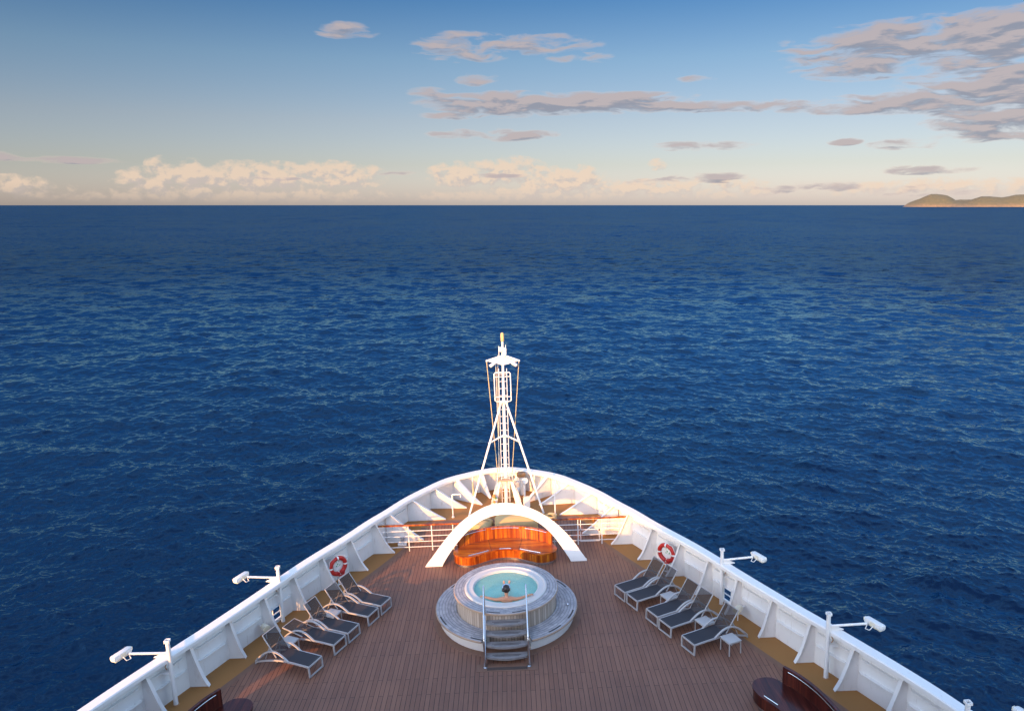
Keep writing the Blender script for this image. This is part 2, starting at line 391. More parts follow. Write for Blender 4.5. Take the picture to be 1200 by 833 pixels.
def tubwater(g, out):
    p = objco(g)
    h = g.m('ADD', g.noise(p, 7, 4, .6, .6), g.m('MULTIPLY', g.noise(p, 22, 3, .6), .35))
    nm = bump(g, h, .55, .05)
    fr = g.n('ShaderNodeFresnel', None, IOR=1.33, Normal=nm)
    gl = g.n('ShaderNodeBsdfGlossy', None, Roughness=.04, Normal=nm)
    foam = g.sstep(g.noise(p, 30, 4, .7), .62, .74)
    tr = g.n('ShaderNodeBsdfTransparent', None, Color=(.66, .95, .92, 1))
    di = g.n('ShaderNodeBsdfDiffuse', None, Color=(.44, .88, .76, 1))
    m1 = g.n('ShaderNodeMixShader'); g.set(m1.inputs[0], g.m('ADD', .38, g.m('MULTIPLY', foam, .4))); g.set(m1.inputs[1], tr); g.set(m1.inputs[2], di)
    m2 = g.n('ShaderNodeMixShader'); g.set(m2.inputs[0], fr); g.set(m2.inputs[1], m1); g.set(m2.inputs[2], gl)
    g.set(out.inputs['Surface'], m2)
M['tubwater'] = mat('tub_water', tubwater)
def glassm(g, out): pbr(g, out, Base_Color=(.02, .03, .04, 1), Roughness=.05)
M['glass'] = mat('dark_window', glassm)
def seamat(g, out):
    geo = g.n('ShaderNodeNewGeometry'); pos = geo.outputs['Position']; Ns = geo.outputs['Normal']
    dist = g.vm('LENGTH', pos)
    far = g.sstep(dist, 110, 900); vfar = g.sstep(dist, 350, 1600); mid = g.sstep(dist, 50, 420)
    p2 = g.vm('MULTIPLY', pos, (1, 1, 0))
    # wavelets as slopes of their own (what the sheet is too coarse to carry, farther out)
    def slopes(scale, detail, rough, wob=.4): return g.vm('SUBTRACT', g.noise(p2, scale, detail, rough, wob, out='Color'), (.5, .5, .5))
    gust = g.ramp(g.noise(g.vm('MULTIPLY', p2, (.55, 1.3, 0)), .006, 4, .6), [(.3, (.62, .62, .62)), (.7, (1.25, 1.25, 1.25))])
    a = g.vm('SCALE', slopes(1.3, 4, .65)); g.set(g.t.nodes[-1].inputs['Scale'], g.m('MULTIPLY', gust, .42))
    b = g.vm('SCALE', slopes(.22, 7, .62, .5)); g.set(g.t.nodes[-1].inputs['Scale'], g.m('MULTIPLY', g.m('ADD', .06, g.m('MULTIPLY', far, 1.25)), gust))
    c = g.vm('SCALE', slopes(.013, 5, .68)); g.set(g.t.nodes[-1].inputs['Scale'], g.m('MULTIPLY', vfar, .70))
    sl_ = g.vm('MULTIPLY', g.vm('ADD', g.vm('ADD', a, b), c), (1, 1, 0))
    nm = g.vm('NORMALIZE', g.vm('ADD', Ns, sl_))
    patch = g.noise(p2, .0035, 4, .55)
    col = g.mix(patch, (.0002, .0036, .0205, 1), (.0005, .0078, .0350, 1))
    di = g.n('ShaderNodeBsdfDiffuse', None, Color=col)
    gl = g.n('ShaderNodeBsdfGlossy', None, Color=g.mix(mid, (.42, .78, 1, 1), (.30, .62, 1, 1)), Roughness=g.m('ADD', .04, g.m('MULTIPLY', far, .10)), Normal=nm)
    fr = g.n('ShaderNodeFresnel', None, IOR=1.333, Normal=nm)
    ms = g.n('ShaderNodeMixShader'); g.set(ms.inputs[0], g.m('MINIMUM', g.m('MULTIPLY', fr, g.m('SUBTRACT', 1.30, g.m('MULTIPLY', mid, .72))), g.m('SUBTRACT', .65, g.m('MULTIPLY', mid, .36)))); g.set(ms.inputs[1], di); g.set(ms.inputs[2], gl)
    g.set(out.inputs['Surface'], ms)
M['sea'] = mat('sea_water', seamat)
def islandm(g, out):
    p = objco(g); x, y, z = g.sep(p)
    n = g.noise(p, .012, 6, .65); n2 = g.noise(p, .035, 6, .7); n3 = g.noise(p, .004, 4, .6)
    c = g.ramp(n2, [(.3, (.060, .055, .016)), (.5, (.105, .088, .026)), (.7, (.16, .12, .045))])
    hz = g.m('ADD', z, g.m('MULTIPLY', g.m('SUBTRACT', n, .5), 110.0))
    rock = g.m('SUBTRACT', 1.0, g.sstep(hz, -16, 48))
    rock = g.m('MAXIMUM', rock, g.m('MULTIPLY', g.sstep(n, .60, .68), .7))
    c = g.mix(rock, c, g.ramp(n2, [(.3, (.12, .075, .034)), (.7, (.27, .17, .085))]))
    c = g.mix(.10, c, (.30, .28, .27, 1))  # thin distance haze blended into the island's own colour
    pbr(g, out, Base_Color=c, Roughness=.9)
M['island'] = mat('island_scrub_and_rock', islandm)

# ------------------------------------------------------------------ sea and island
SEA_Z = -18.0
def build_sea():
    hc = H-SEA_Z
    rs = [6.0]
    while rs[-1] < 70000:
        r = rs[-1]; rs.append(r+(.5 if r < 38 else min(max(.105, .60*r*r/(hc*880)), .14*r if r > 300 else .03*r+.1)))
    rs = np.array(rs)
    fine = np.radians(np.linspace(-43, 43, 1250)); coarse = np.radians(np.linspace(43, 317, 92)[1:-1])
    th = np.concatenate([fine, coarse]); dth = np.concatenate([np.full(len(fine), fine[1]-fine[0]), np.full(len(coarse), rad(3.0))])
    RR, TT = np.meshgrid(rs, th, indexing='ij')
    X = (RR*np.sin(TT)).astype(np.float32); Y = (RR*np.cos(TT)).astype(np.float32)
    dr = np.gradient(rs)
    loc = np.maximum(dr[:, None]*.8, (rs[:, None]*dth[None, :])).astype(np.float32)
    Z = np.zeros_like(X); DX = np.zeros_like(X); DY = np.zeros_like(X)
    rng = np.random.RandomState(3)
    N = 150; lam = np.exp(np.linspace(np.log(.29), np.log(46), N))
    near = len(rs)
    for q_, L in enumerate(lam):
        th0 = (rad(-52) if q_ % 3 == 0 else rad(48) if q_ % 3 == 1 else 0.0)+rng.normal(0, rad(26)); k = 2*np.pi/(L*rng.uniform(.95, 1.05))
        slope = .048*(1.0 if L < 1.4 else (1.4/L)**.52)*(1.4 if 5 < L < 8.5 else 1.0)
        a = slope/k
        kx, ky = k*math.sin(th0), k*math.cos(th0); ph = rng.uniform(0, 6.28)
        lim = np.searchsorted(dr, L*.55)
        if lim < 4: continue
        q = kx*X[:lim]+ky*Y[:lim]+ph
        att = np.clip((L/loc[:lim]-1.8)/1.6, 0, 1)*a
        Z[:lim] += att*np.cos(q); sn = att*np.sin(q)*.85
        DX[:lim] -= sn*math.sin(th0); DY[:lim] -= sn*math.cos(th0)
    co = np.stack([X+DX, Y+DY, Z+SEA_Z], -1).reshape(-1, 3).astype(np.float32)
    nr, nt = X.shape
    i = np.arange(nr-1)[:, None]; j = np.arange(nt)[None, :]; j2 = (j+1) % nt
    F = np.stack([i*nt+j, i*nt+j2, (i+1)*nt+j2, (i+1)*nt+j], -1).reshape(-1, 4).astype(np.int32)
    me = bpy.data.meshes.new('sea'); me.vertices.add(len(co)); me.vertices.foreach_set('co', co.ravel())
    me.loops.add(F.size); me.loops.foreach_set('vertex_index', np.ascontiguousarray(F).ravel())
    me.polygons.add(len(F)); me.polygons.foreach_set('loop_start', np.arange(0, F.size, 4, dtype=np.int32))
    me.polygons.foreach_set('use_smooth', np.ones(len(F), dtype=bool))
    me.update(calc_edges=True); me.materials.append(M['sea'])
    o = bpy.data.objects.new('sea', me); COL.objects.link(o); tag(o, kind='structure')
    print('sea verts', len(co), nr, nt)
build_sea()

def build_island():
    D = 12000.0
    # skyline: (photograph column, height in rows) turned into bearing and metres at the island's distance
    prof = [(1058, 0), (1064, 4), (1071, 6.5), (1078, 8.6), (1084, 11), (1090, 13), (1096, 13), (1103, 12.4), (1109, 11.6), (1114, 9.5), (1120, 6.5), (1127, 5.2), (1134, 6.4), (1141, 8.5),
            (1149, 10.6), (1158, 10.8), (1166, 10), (1173, 9.6), (1181, 10.5), (1188, 12), (1198, 12.6), (1212, 12.5), (1230, 14), (1260, 11), (1300, 8), (1340, 5), (1380, 0)]
    pxs = np.array([p[0] for p in prof], float); hs = np.array([p[1] for p in prof], float)*D/880*1.16
    def ridge(name, Dd, px0, px1, hscale, depth, seed, base):
        nu, nv = 260, 60; mb = MB()
        us = np.linspace(px0, px1, nu)
        for a in us:
            ang = math.atan((a-600)/(880*math.cos(PIT)+176.5*math.sin(PIT)))+rad(.52)
            h = max(0, np.interp(a, pxs, hs) if base is None else base(a))*hscale
            for j in range(nv):
                t = j/(nv-1); rr = Dd/math.cos(ang)+depth*(t-.25)
                x, y = rr*math.sin(ang), rr*math.cos(ang)
                s = math.sin(min(1, t/.55)*math.pi/2)**.85 if t < .55 else math.cos((t-.55)/.45*math.pi/2)
                n = mnoise.fractal(Vector((x*.0016, y*.0016, seed)), 1.0, 2.0, 5)
                n2 = mnoise.fractal(Vector((x*.007, y*.007, seed+9)), 1.0, 2.0, 4)
                z = h*s*(1+.10*n*(1-s)+0)+n2*6*min(1, h/60)*(.4+.6*math.sin(math.pi*min(1, t)))+n*22*s*(1-s)*min(1, h/60)-3
                mb.v.append((x, y, SEA_Z+z-(8 if t in (0, 1) else 0)))
        mb.f = [(i*nv+j, (i+1)*nv+j, (i+1)*nv+j+1, i*nv+j+1) for i in range(nu-1) for j in range(nv-1)]
        o = obj(name, mb, M['island'], smooth=80); tag(o, kind='structure')
    ridge('hills', D, 1056, 1384, 1.0, 1500, 2.0, None)
    ridge('far_hills', D+3500, 1100, 1400, 1.0, 1500, 5.0, lambda a: (8.2-max(0, abs(a-1215)-90)*.08)*D*1.25/880)
build_island()

# ------------------------------------------------------------------ the ship: hull line, bulwark, deck
def spline(pts, step):
    P = [Vector(p) for p in pts]; out = []
    for i in range(len(P)-1):
        p0 = P[max(i-1, 0)]; p1 = P[i]; p2 = P[i+1]; p3 = P[min(i+2, len(P)-1)]
        n = max(2, int((p2-p1).length/step))
        for k in range(n):
            t = k/n
            out.append(.5*((2*p1)+(p2-p0)*t+(2*p0-5*p1+4*p2-p3)*t*t+(3*p1-p0-3*p2+p3)*t**3))
    return out+[P[-1]]
half = [(0, 32.28), (.75, 32.13), (1.85, 31.56), (2.6, 30.98), (3.37, 29.98), (4.05, 28.95), (4.63, 27.82), (5.18, 26.82), (5.74, 25.65), (6.80, 23.65), (7.74, 21.55), (8.55, 19.80),
        (9.02, 18.85), (10.0, 16.78), (10.62, 15.25), (11.45, 12.6), (12.1, 9.8), (12.6, 6.5), (12.8, 2), (12.8, -8)]
ctrl = [(-x, y, 0) for x, y in half[:0:-1]]+[(x, y, 0) for x, y in half]
LINE = spline(ctrl, .14)                                # port quarter, round the stem, to starboard quarter
NRM = []
for i, p in enumerate(LINE):
    t = LINE[min(i+1, len(LINE)-1)]-LINE[max(i-1, 0)]; t.normalize(); NRM.append(Vector((t.y, -t.x, 0)))     # inboard
hx = np.array([p.x for p in LINE if p.x >= 0]); hy = np.array([p.y for p in LINE if p.x >= 0])
def hullx(y): return float(np.interp(y, hy[::-1], hx[::-1]))
def dz(y):
    t = min(1, max(0, (y-27.0)/1.9)); return .40*t*t*(3-2*t)
CAPZ = 1.42
def off(i, d, z): p = LINE[i]+NRM[i]*d; return (p.x, p.y, z)

bw = thing('bulwark', 'white steel bulwark with ribs and wide cap rail curving round the bow', 'bulwark')
def sweep(sections, closed=True):
    """sections: function i -> list of (offset inboard, z)"""
    mb = MB(); m = None
    for i in range(len(LINE)):
        s_ = sections(i); m = len(s_); mb.v += [off(i, d, z) for d, z in s_]
    for i in range(len(LINE)-1):
        for k in range(m if closed else m-1):
            k2 = (k+1) % m; mb.f.append((i*m+k, (i+1)*m+k, (i+1)*m+k2, i*m+k2))
    return mb
obj('cap_rail', sweep(lambda i: [(0, CAPZ-.03), (.02, CAPZ), (.31, CAPZ), (.335, CAPZ-.03), (.335, CAPZ-.13), (.315, CAPZ-.13), (.31, CAPZ-.05), (.05, CAPZ-.05)]), M['white'], bw, 30)
HATCH = [(21.80, 22.52)]
def in_hatch(p): return any(a < p.y < b for a, b in HATCH) and abs(p.x) > 6
def plating():
    mb = MB(); zs = [None, .10, .56, .95, CAPZ-.05]
    for side, d in ((0, .05), (1, .085)):
        b = len(mb.v); m = len(zs)
        for i, p in enumerate(LINE):
            for z in zs: mb.v.append(off(i, d+(.0 if z is None or z > .5 else .0), (dz(p.y)-.25 if z is None else max(z, dz(p.y)-.2+z*.01))))
        for i in range(len(LINE)-1):
            for k in range(m-1):
                if k == 1 and in_hatch((LINE[i]+LINE[i+1])/2): continue
                mb.f.append((b+i*m+k, b+(i+1)*m+k, b+(i+1)*m+k+1, b+i*m+k+1))
    return mb
obj('plating', plating(), M['white'], bw, 50)
# fairlead openings with crossbars
for sd in (-1, 1):
    mb = MB()
    y0, y1 = HATCH[0]
    P = lambda y, z: Vector((sd*(hullx(y)-.075), y, z))
    q = [P(y0, .10), P(y1, .10), P(y1, .56), P(y0, .56)]
    for a, b_ in zip(q, q[1:]+q[:1]): mb.bar([a, b_], .07, .04)
    mb.bar([P(y0, .33), P(y1, .33)], .03, .03); ym = (y0+y1)/2; mb.bar([P(ym, .12), P(ym, .54)], .03, .03)
    obj('opening_frame', mb, M['white'], bw)
def bracket(Wp, Fp, zf, ztop=CAPZ-.055, top=.11):
    """web plate from the plating to the foot, with a flange along its inboard edge"""
    Wp, Fp = Vector((*Wp, 0)), Vector((*Fp, 0)); u = (Fp-Wp); L = u.length; u.normalize(); nrm = Vector((-u.y, u.x, 0))
    prof = []; FL = .20 if L < .95 else .06
    for k in range(15):
        s_ = k/14; prof.append((top+(L-top)*((1-FL)*(1-s_)+FL*(1-s_)**6), zf+(ztop-zf)*s_))
    pts = [(0, zf)]+prof+[(0, ztop)]
    mb = MB(); vs = []
    for sg in (-1, 1):
        for a, z in pts: vs.append(Wp+u*a+nrm*sg*.008+Vector((0, 0, z)))
    n = len(pts); mb.add(vs, [tuple(range(n)), tuple(range(n, 2*n))[::-1]]+[(i, (i+1) % n, n+(i+1) % n, n+i) for i in range(n)])
    o = obj('bracket', mb, M['white'], bw)
    fl = MB(); vs = []
    for k, (a, z) in enumerate(prof):
        w = .072*(1.0 if k > 0 else .75)
        if k < len(prof)-1: t = Vector((prof[k+1][0]-a, prof[k+1][1]-z))
        t.normalize(); nn = Vector((t.y, -t.x))
        for sg, dd in ((-1, 0), (1, 0), (1, .018), (-1, .018)):
            vs.append(Wp+u*(a+nn.x*(dd+.004))+nrm*sg*w+Vector((0, 0, z+nn.y*(dd+.004)+(0.004 if k == 0 else 0))))
    m = len(prof)
    fl.add(vs, [(i*4+k, i*4+(k+1) % 4, i*4+4+(k+1) % 4, i*4+4+k) for i in range(m-1) for k in range(4)]+[(3, 2, 1, 0), tuple(4*(m-1)+k for k in range(4))])
    obj('flange', fl, M['white'], o)
STN = [26.97, 25.62, 24.30, 23.0, 21.70, 20.37, 19.06, 17.77, 16.46, 15.15, 13.85, 12.5]
FOOT = lambda y: float(np.interp(y, [13, 17.8, 19, 20.4, 21.7, 24.3, 25.6, 27, 29], [.62, .60, .55, .50, .52, .64, .69, .83, 1.05]))
for sd in (-1, 1):
    for y in STN:
        X = hullx(y)-.085; bracket((sd*X, y), (sd*(X-FOOT(y)), y), 0.004)
    for (wx, wy), (fx, fy) in (((4.55, 27.62), (3.15, 27.75)), ((3.88, 29.02), (2.36, 29.05)), ((3.06, 30.24), (1.55, 30.15)), ((2.12, 31.22), (.90, 30.40)), ((.98, 31.93), (.55, 31.1))):
        wx = min(wx, hullx(wy)-.085)
        bracket((sd*wx, wy), (sd*fx, fy), dz(fy)+.004)
# horizontal stiffeners between the ribs
alls = sorted(STN+[27.68, 29.02])
for sd in (-1, 1):
    for a, b_ in zip(alls[:-1], alls[1:]):
        for z, d0, d1 in ((1.0, .18, .10), (.60, .22, .06)):
            if z < dz(b_)+.3: continue
            mb = MB(); n = 8
            pts = []
            for k in range(n+1):
                y = a+d0+(b_-a-d0-d1)*k/n; X = hullx(y)-.087
                pts.append((sd*X, y))
            vs = []
            for k, (x, y) in enumerate(pts):
                w = .115 if k < n else .03
                e = .03 if k == 0 else w
                for dx, zz in ((0, 0), (e, 0), (e, .022), (0, .022)): vs.append((x-sd*dx, y, z+zz))
            mb.add(vs, [(i*4+k, i*4+(k+1) % 4, i*4+4+(k+1) % 4, i*4+4+k) for i in range(n) for k in range(4)]+[(3, 2, 1, 0), tuple(4*n+k for k in range(4))])
            obj('stiffener', mb, M['white'], bw)

hull = sweep(lambda i: [(.045, CAPZ-.06), (.045, .60)], False)
mb = MB(); zs = [.06, -.3, -2.5, -6, -10, SEA_Z-1.5]
for i, p in enumerate(LINE):
    for z in zs:
        k = (-z+.0)/16
        mb.v.append(off(i, .04+max(0, k)*3.4+max(0, k)**2*1.0, z))
m = len(zs); mb.f = [(i*m+k, (i+1)*m+k, (i+1)*m+k+1, i*m+k+1) for i in range(len(LINE)-1) for k in range(m-1)]
hl = obj('ship_hull', mb, M['white'], None, 50); ABOARD.append(hl)
tag(hl, 'white flared ship hull below the bulwark, down to the sea', 'hull')

def sheet(name, m, wfun, y0, y1, lift, step=.35, nx=9):
    mb = MB(); ys = list(np.arange(y0, y1, step))+[y1]
    for y in ys:
        w = max(.002, wfun(y)); z = dz(y)+lift
        mb.v += [(-w+2*w*k/(nx-1), y, z) for k in range(nx)]
    mb.f = [(i*nx+k, i*nx+k+1, (i+1)*nx+k+1, (i+1)*nx+k) for i in range(len(ys)-1) for k in range(nx-1)]
    o = obj(name, mb, m, None, 80); tag(o, kind='structure'); ABOARD.append(o); return o
sheet('waterway', M['ochre'], lambda y: hullx(y)-.06, -8, 32.2, 0.0, .25)
inset = lambda y: 1.0
sheet('deck_border', M['margin'], lambda y: hullx(y)-1.02, -8, 28.95, .004)
sheet('deck', M['planks'], lambda y: hullx(y)-1.25, -8, 28.75, .009)

# ------------------------------------------------------------------ hot tub
TC = (.14, 22.2, 0)
tub = thing('hot_tub', 'round hot tub with weathered teak rim and turquoise water in the middle of the deck', 'hot tub', TC)
gap = math.asin(.66/2.0); a0 = -math.pi/2+gap; a1 = 1.5*math.pi-gap
obj('floor_pad', MB().lathe([(1.2, .0), (1.2, .016), (2.36, .016), (2.38, .0)], 96), M['margin'], tub)
obj('plinth', MB().lathe([(1.5, .012), (2.13, .012), (2.15, .05), (2.15, .355), (1.5, .355)], 96, a0, a1), M['white_clean'], tub)
obj('step_ring', MB().lathe([(1.62, .357), (2.24, .357), (2.27, .37), (2.27, .405), (2.255, .42), (1.62, .42)], 96, a0, a1), M['coping'], tub)
obj('ring_edge', MB().lathe([(2.255, .358), (2.278, .362), (2.278, .405), (2.262, .417)], 96, a0+.004, a1-.004), M['tread_tan'], tub)
obj('rim_edge', MB().lathe([(1.66, .933), (1.672, .945), (1.672, .985), (1.655, .9995)], 128), M['tread_tan'], tub)
for q in (-.50, -.95, .42, 1.05, 2.35, 3.45, 4.2):
    obj('drain_slot', MB().lathe([(2.15, .4205), (2.15, .4235), (2.20, .4235), (2.20, .4205)], 12, q, q+.24), M['rubber'], tub)
for q in (-1.95, -1.45): obj('drain_slot', MB().lathe([(1.56, 1.0005), (1.56, 1.0035), (1.60, 1.0035), (1.60, 1.0005)], 12, q, q+.27), M['rubber'], tub)
obj('cladding', MB().lathe([(1.60, .015), (1.60, .93)], 128), M['slats'], tub)
obj('rim', MB().lathe([(1.58, .931), (1.64, .931), (1.665, .945), (1.665, .985), (1.65, 1.0), (1.31, 1.0), (1.31, .94)], 128), M['coping'], tub)
obj('shell_lip', MB().lathe([(1.32, .95), (1.32, 1.02), (1.30, 1.045), (1.25, 1.05), (1.235, 1.03), (1.21, 1.025), (1.10, 1.03), (1.06, 1.035), (1.035, 1.02), (1.02, .97), (1.0, .80)], 128), M['shell'], tub)
obj('basin', MB().lathe([(1.0, .83), (.99, .55), (.97, .50), (.64, .48), (.60, .44), (.57, .12), (.0, .10)], 96), M['basin'], tub)
wmb = MB(); N = 28
wmb.lathe([(0.0001, .965)]+[(1.018*k/N, .965) for k in range(1, N+1)], 96)
wmb.v = [(x, y, z+.006*mnoise.noise(Vector((x*6, y*6, 1)))) for x, y, z in wmb.v]
obj('water', wmb, M['tubwater'], tub, 80)
for k in range(12):
    a = k*math.pi/6+.2; obj('bolt', MB().lathe([(0, 1.0), (.014, 1.0), (.014, 1.006), (0, 1.008)], 8, c=(1.42*math.cos(a), 1.42*math.sin(a), 0)), M['steel'], tub)
obj('drain_cap', MB().lathe([(0, .5), (.03, .49), (.045, .47), (.045, .42)], 12, c=(1.95, -.28, 0)), M['steel'], tub)
# boarding stairs
stp = thing('boarding_stairs', 'teak boarding stairs with steel handrails leading up to the hot tub', 'stairs', (TC[0]+.0, 19.4, 0))
for k in range(4):
    zt_ = 1.0-.2*(k+1); yf = 20.55-.255*(k+1)-.0-19.4
    poly = [(-.60, yf+.30), (.60, yf+.30)]+[(.60-1.2*q/12, yf+.09-.12*math.sin(math.pi*q/12)) for q in range(13)]
    t = obj('tread', MB().prism(poly, zt_-.06, zt_), M['tread'], stp, 30)
    for yy, hw in ((yf+.17, .42), (yf+.115, .36)): obj('grip_strip', MB().box((0, yy, zt_+.002), (2*hw, .018, .006)), M['rubber'], t)
for sd in (-1, 1): obj('stringer', MB().bar([(sd*.635, 20.62-19.4, .90), (sd*.635, 19.42-19.4, .03)], .05, .12), M['steel'], stp)
for q in range(4): obj('grip_strip', MB().box((0, -.03-.035*q, .018), (1.16, .014, .012)), M['rubber'], stp)
gp = MB().box((0, -.02, .013), (1.75, .36, .006)); obj('floor_plate', gp, M['margin'], stp)
for sd in (-1, 1):
    x = sd*.63
    pts = [(x, 20.60-19.4, 1.0), (x, 20.60-19.4, 1.78), (x, 20.58-19.4, 1.88), (x, 20.50-19.4, 1.93), (x, 20.40-19.4, 1.88), (x, 19.52-19.4, 1.02), (x, 19.42-19.4, .90), (x, 19.38-19.4, .78), (x, 19.38-19.4, .02)]
    h = obj('handrail', MB().tube(spline(pts, .05), .024, 10), M['steel'], stp, 60)
    fb = MB(); fb.lathe([(0, .02), (.055, .02), (.055, .032), (0, .036)], 14, c=(x, 19.38-19.4, 0)); obj('foot_flange', fb, M['steel'], h)

# ------------------------------------------------------------------ person in the tub
per = thing('person', 'person with dark hair and pale headband leaning back in the tub, arms spread', 'person', (.17, 21.4, 0))
def skin_mesh(name, verts, edges, m, parent, sub=2):
    me = bpy.data.meshes.new(name); me.from_pydata([v[:3] for v in verts], edges, [])
    o = bpy.data.objects.new(name, me); COL.objects.link(o); o.parent = parent; me.materials.append(m)
    sk = o.modifiers.new('skin', 'SKIN')
    lay = me.skin_vertices[0] if me.skin_vertices else None
    if lay is None:
        bm = bmesh.new(); bm.from_mesh(me); bm.verts.layers.skin.verify(); bm.to_mesh(me); bm.free(); lay = me.skin_vertices[0]
    for i, v in enumerate(verts):
        r = v[3]; lay.data[i].radius = r if isinstance(r, tuple) else (r, r)
    lay.data[0].use_root = True
    ss = o.modifiers.new('subsurf', 'SUBSURF'); ss.levels = sub; ss.render_levels = sub; sk.use_smooth_shade = True
    return o
pv = [(0, .24, .36, .135), (0, .12, .52, (.125, .10)), (0, .03, .70, (.135, .105)), (0, -.02, .88, (.155, .10)), (0, -.03, 1.01, (.13, .08)), (0, -.03, 1.09, .062), (0.0, -.01, 1.17, .055), (0, .02, 1.24, .085), (0, .03, 1.33, .105), (0, .03, 1.41, .075)]
pe = [(i, i+1) for i in range(9)]
for sd in (-1, 1):
    b = len(pv)
    arm = [(sd*.16, -.03, 1.035, .075), (sd*.31, -.045, 1.025, .056), (sd*.46, -.03, 1.055, .046), (sd*.60, .015, 1.075, .041), (sd*.71, .06, 1.085, .032), (sd*.76, .085, 1.082, .036)]
    pv += arm; pe += [(4, b)]+[(b+i, b+i+1) for i in range(5)]
    pal = b+5
    for q in range(4):
        ang = (q-1.5)*.22; bx = len(pv); d = Vector((sd*math.cos(ang), .35+math.sin(ang)*1.0, 0)).normalized(); L = (.046, .055, .052, .04)[q]
        o_ = Vector((sd*.785, .10+(q-1.5)*.021, 1.08))
        pv += [(*(o_), .010), (*(o_+d*L*.6), .0095), (*(o_+d*L-Vector((0, 0, .018))), .008)]; pe += [(pal, bx), (bx, bx+1), (bx+1, bx+2)]
    bx = len(pv); pv += [(sd*.755, .128, 1.08, .011), (sd*.785, .165, 1.075, .009)]; pe += [(pal, bx), (bx, bx+1)]
    b = len(pv); leg = [(sd*.10, .28, .38, .10), (sd*.12, .50, .56, .082), (sd*.13, .66, .72, .062), (sd*.11, .86, .84, .056), (sd*.085, 1.06, .93, .036), (sd*.085, 1.11, .98, .034), (sd*.10, 1.14, 1.035, .030)]
    pv += leg; pe += [(0, b)]+[(b+i, b+i+1) for i in range(6)]
body = skin_mesh('body', pv, pe, M['skin'], per)
hm = MB().sphere((0.0, .02, 1.345), .118, 16, 12, (1, 1.08, 1.05))
hm.v = [(x+.005*mnoise.noise(Vector((x*30, y*30, z*30))), y, z) for x, y, z in hm.v if True]
hm.sphere((-.085, -.06, 1.35), .06, 12, 8, (1, 1, .9))
obj('hair', hm, M['hair'], per, 80)
bd = MB(); bd.tube([(.112*math.cos(a), .050+.100*math.sin(a), 1.405+.028*math.sin(a)) for a in [2*math.pi*k/24 for k in range(24)]], .013, 8, True)
obj('headband', bd, M['band'], per, 80)
for sd in (-1, 1):
    obj('ear', MB().sphere((sd*.112, .05, 1.30), .028, 8, 6, (.5, .8, 1.2)), M['skin'], per, 80)

# ------------------------------------------------------------------ arch, central bench
ar = thing('arch', 'white elliptical arch spanning the curved wooden bench', 'arch', (.12, 25.8, 0))
outer = [(-3.0, 0), (-2.72, .35), (-2.42, .75), (-2.02, 1.24), (-1.6, 1.67), (-1.12, 2.02), (-.58, 2.28), (0, 2.37), (.58, 2.28), (1.12, 2.05), (1.6, 1.74), (2.05, 1.33), (2.47, .82), (2.76, .37), (3.0, 0)]
inner = [(-2.36, 0), (-2.12, .40), (-1.78, .86), (-1.42, 1.27), (-1.0, 1.62), (-.52, 1.85), (0, 1.92), (.52, 1.86), (1.0, 1.70), (1.42, 1.40), (1.78, 1.00), (2.12, .48), (2.40, .0)]
so_ = [(p.x, p.y) for p in spline([(x, z, 0) for x, z in outer], .12)]; si = [(p.x, p.y) for p in spline([(x, z, 0) for x, z in inner], .12)]
def resample(P, n):
    d = [0]
    for a, b_ in zip(P[:-1], P[1:]): d.append(d[-1]+math.hypot(b_[0]-a[0], b_[1]-a[1]))
    t = np.linspace(0, d[-1], n); return list(zip(np.interp(t, d, [p[0] for p in P]), np.interp(t, d, [p[1] for p in P])))
n = 72; A, B = resample(so_, n), resample(si, n); mb = MB()
for (ax, az_), (bx, bz) in zip(A, B):
    for qx, qz, qy in ((ax, az_, -.09), (ax, az_, .13), (bx, bz, .13), (bx, bz, -.09)):
        k = .42; t_ = (25.8+13*k)/(25.8+k*(13-qz))                    # the arch leans towards the bow
        zz = 13-(13-qz)*t_; mb.v.append(((qx-.48)*t_+.48, k*zz+qy, zz-.42*qy if qz > .05 else 0.0))
mb.f = [(i*4+k, (i+1)*4+k, (i+1)*4+(k+1) % 4, i*4+(k+1) % 4) for i in range(n-1) for k in range(4)]+[(0, 1, 2, 3), tuple(4*(n-1)+k for k in (3, 2, 1, 0))]
obj('arch_band', mb, M['white_clean'], ar, 40)

def ribbon(front, back, z0, z1):
    poly = list(front)+list(back)[::-1]; return MB().prism(poly, z0, z1)
def curve2(pts, step=.06): return [(p.x, p.y) for p in spline([(x, y, 0) for x, y in pts], step)]
def bench(name, label, front, back, base_in, loc, seams, lights):
    """wooden bench: front = seat's front edge, back = line of the backrest's face"""
    t = thing(name, label, 'bench', loc)
    F, Bk = curve2(front), curve2(back)
    cx = sum(p[0] for p in F+Bk)/len(F+Bk); cy = sum(p[1] for p in F+Bk)/len(F+Bk)
    obj('seat', ribbon(F, Bk, .40, .45), M['varnish_top'], t, 40)
    sh = lambda P, k: [(cx+(x-cx)*(1-k), cy+(y-cy)*(1-k*1.6)) for x, y in P]
    obj('front_panel', ribbon(sh(F, .012), sh(Bk, .012), .11, .399), M['varnish'], t, 40)
    obj('kick_plate', ribbon(sh(F, .03), sh(Bk, .03), .012, .11), M['steel'], t, 40)
    return t, F, Bk
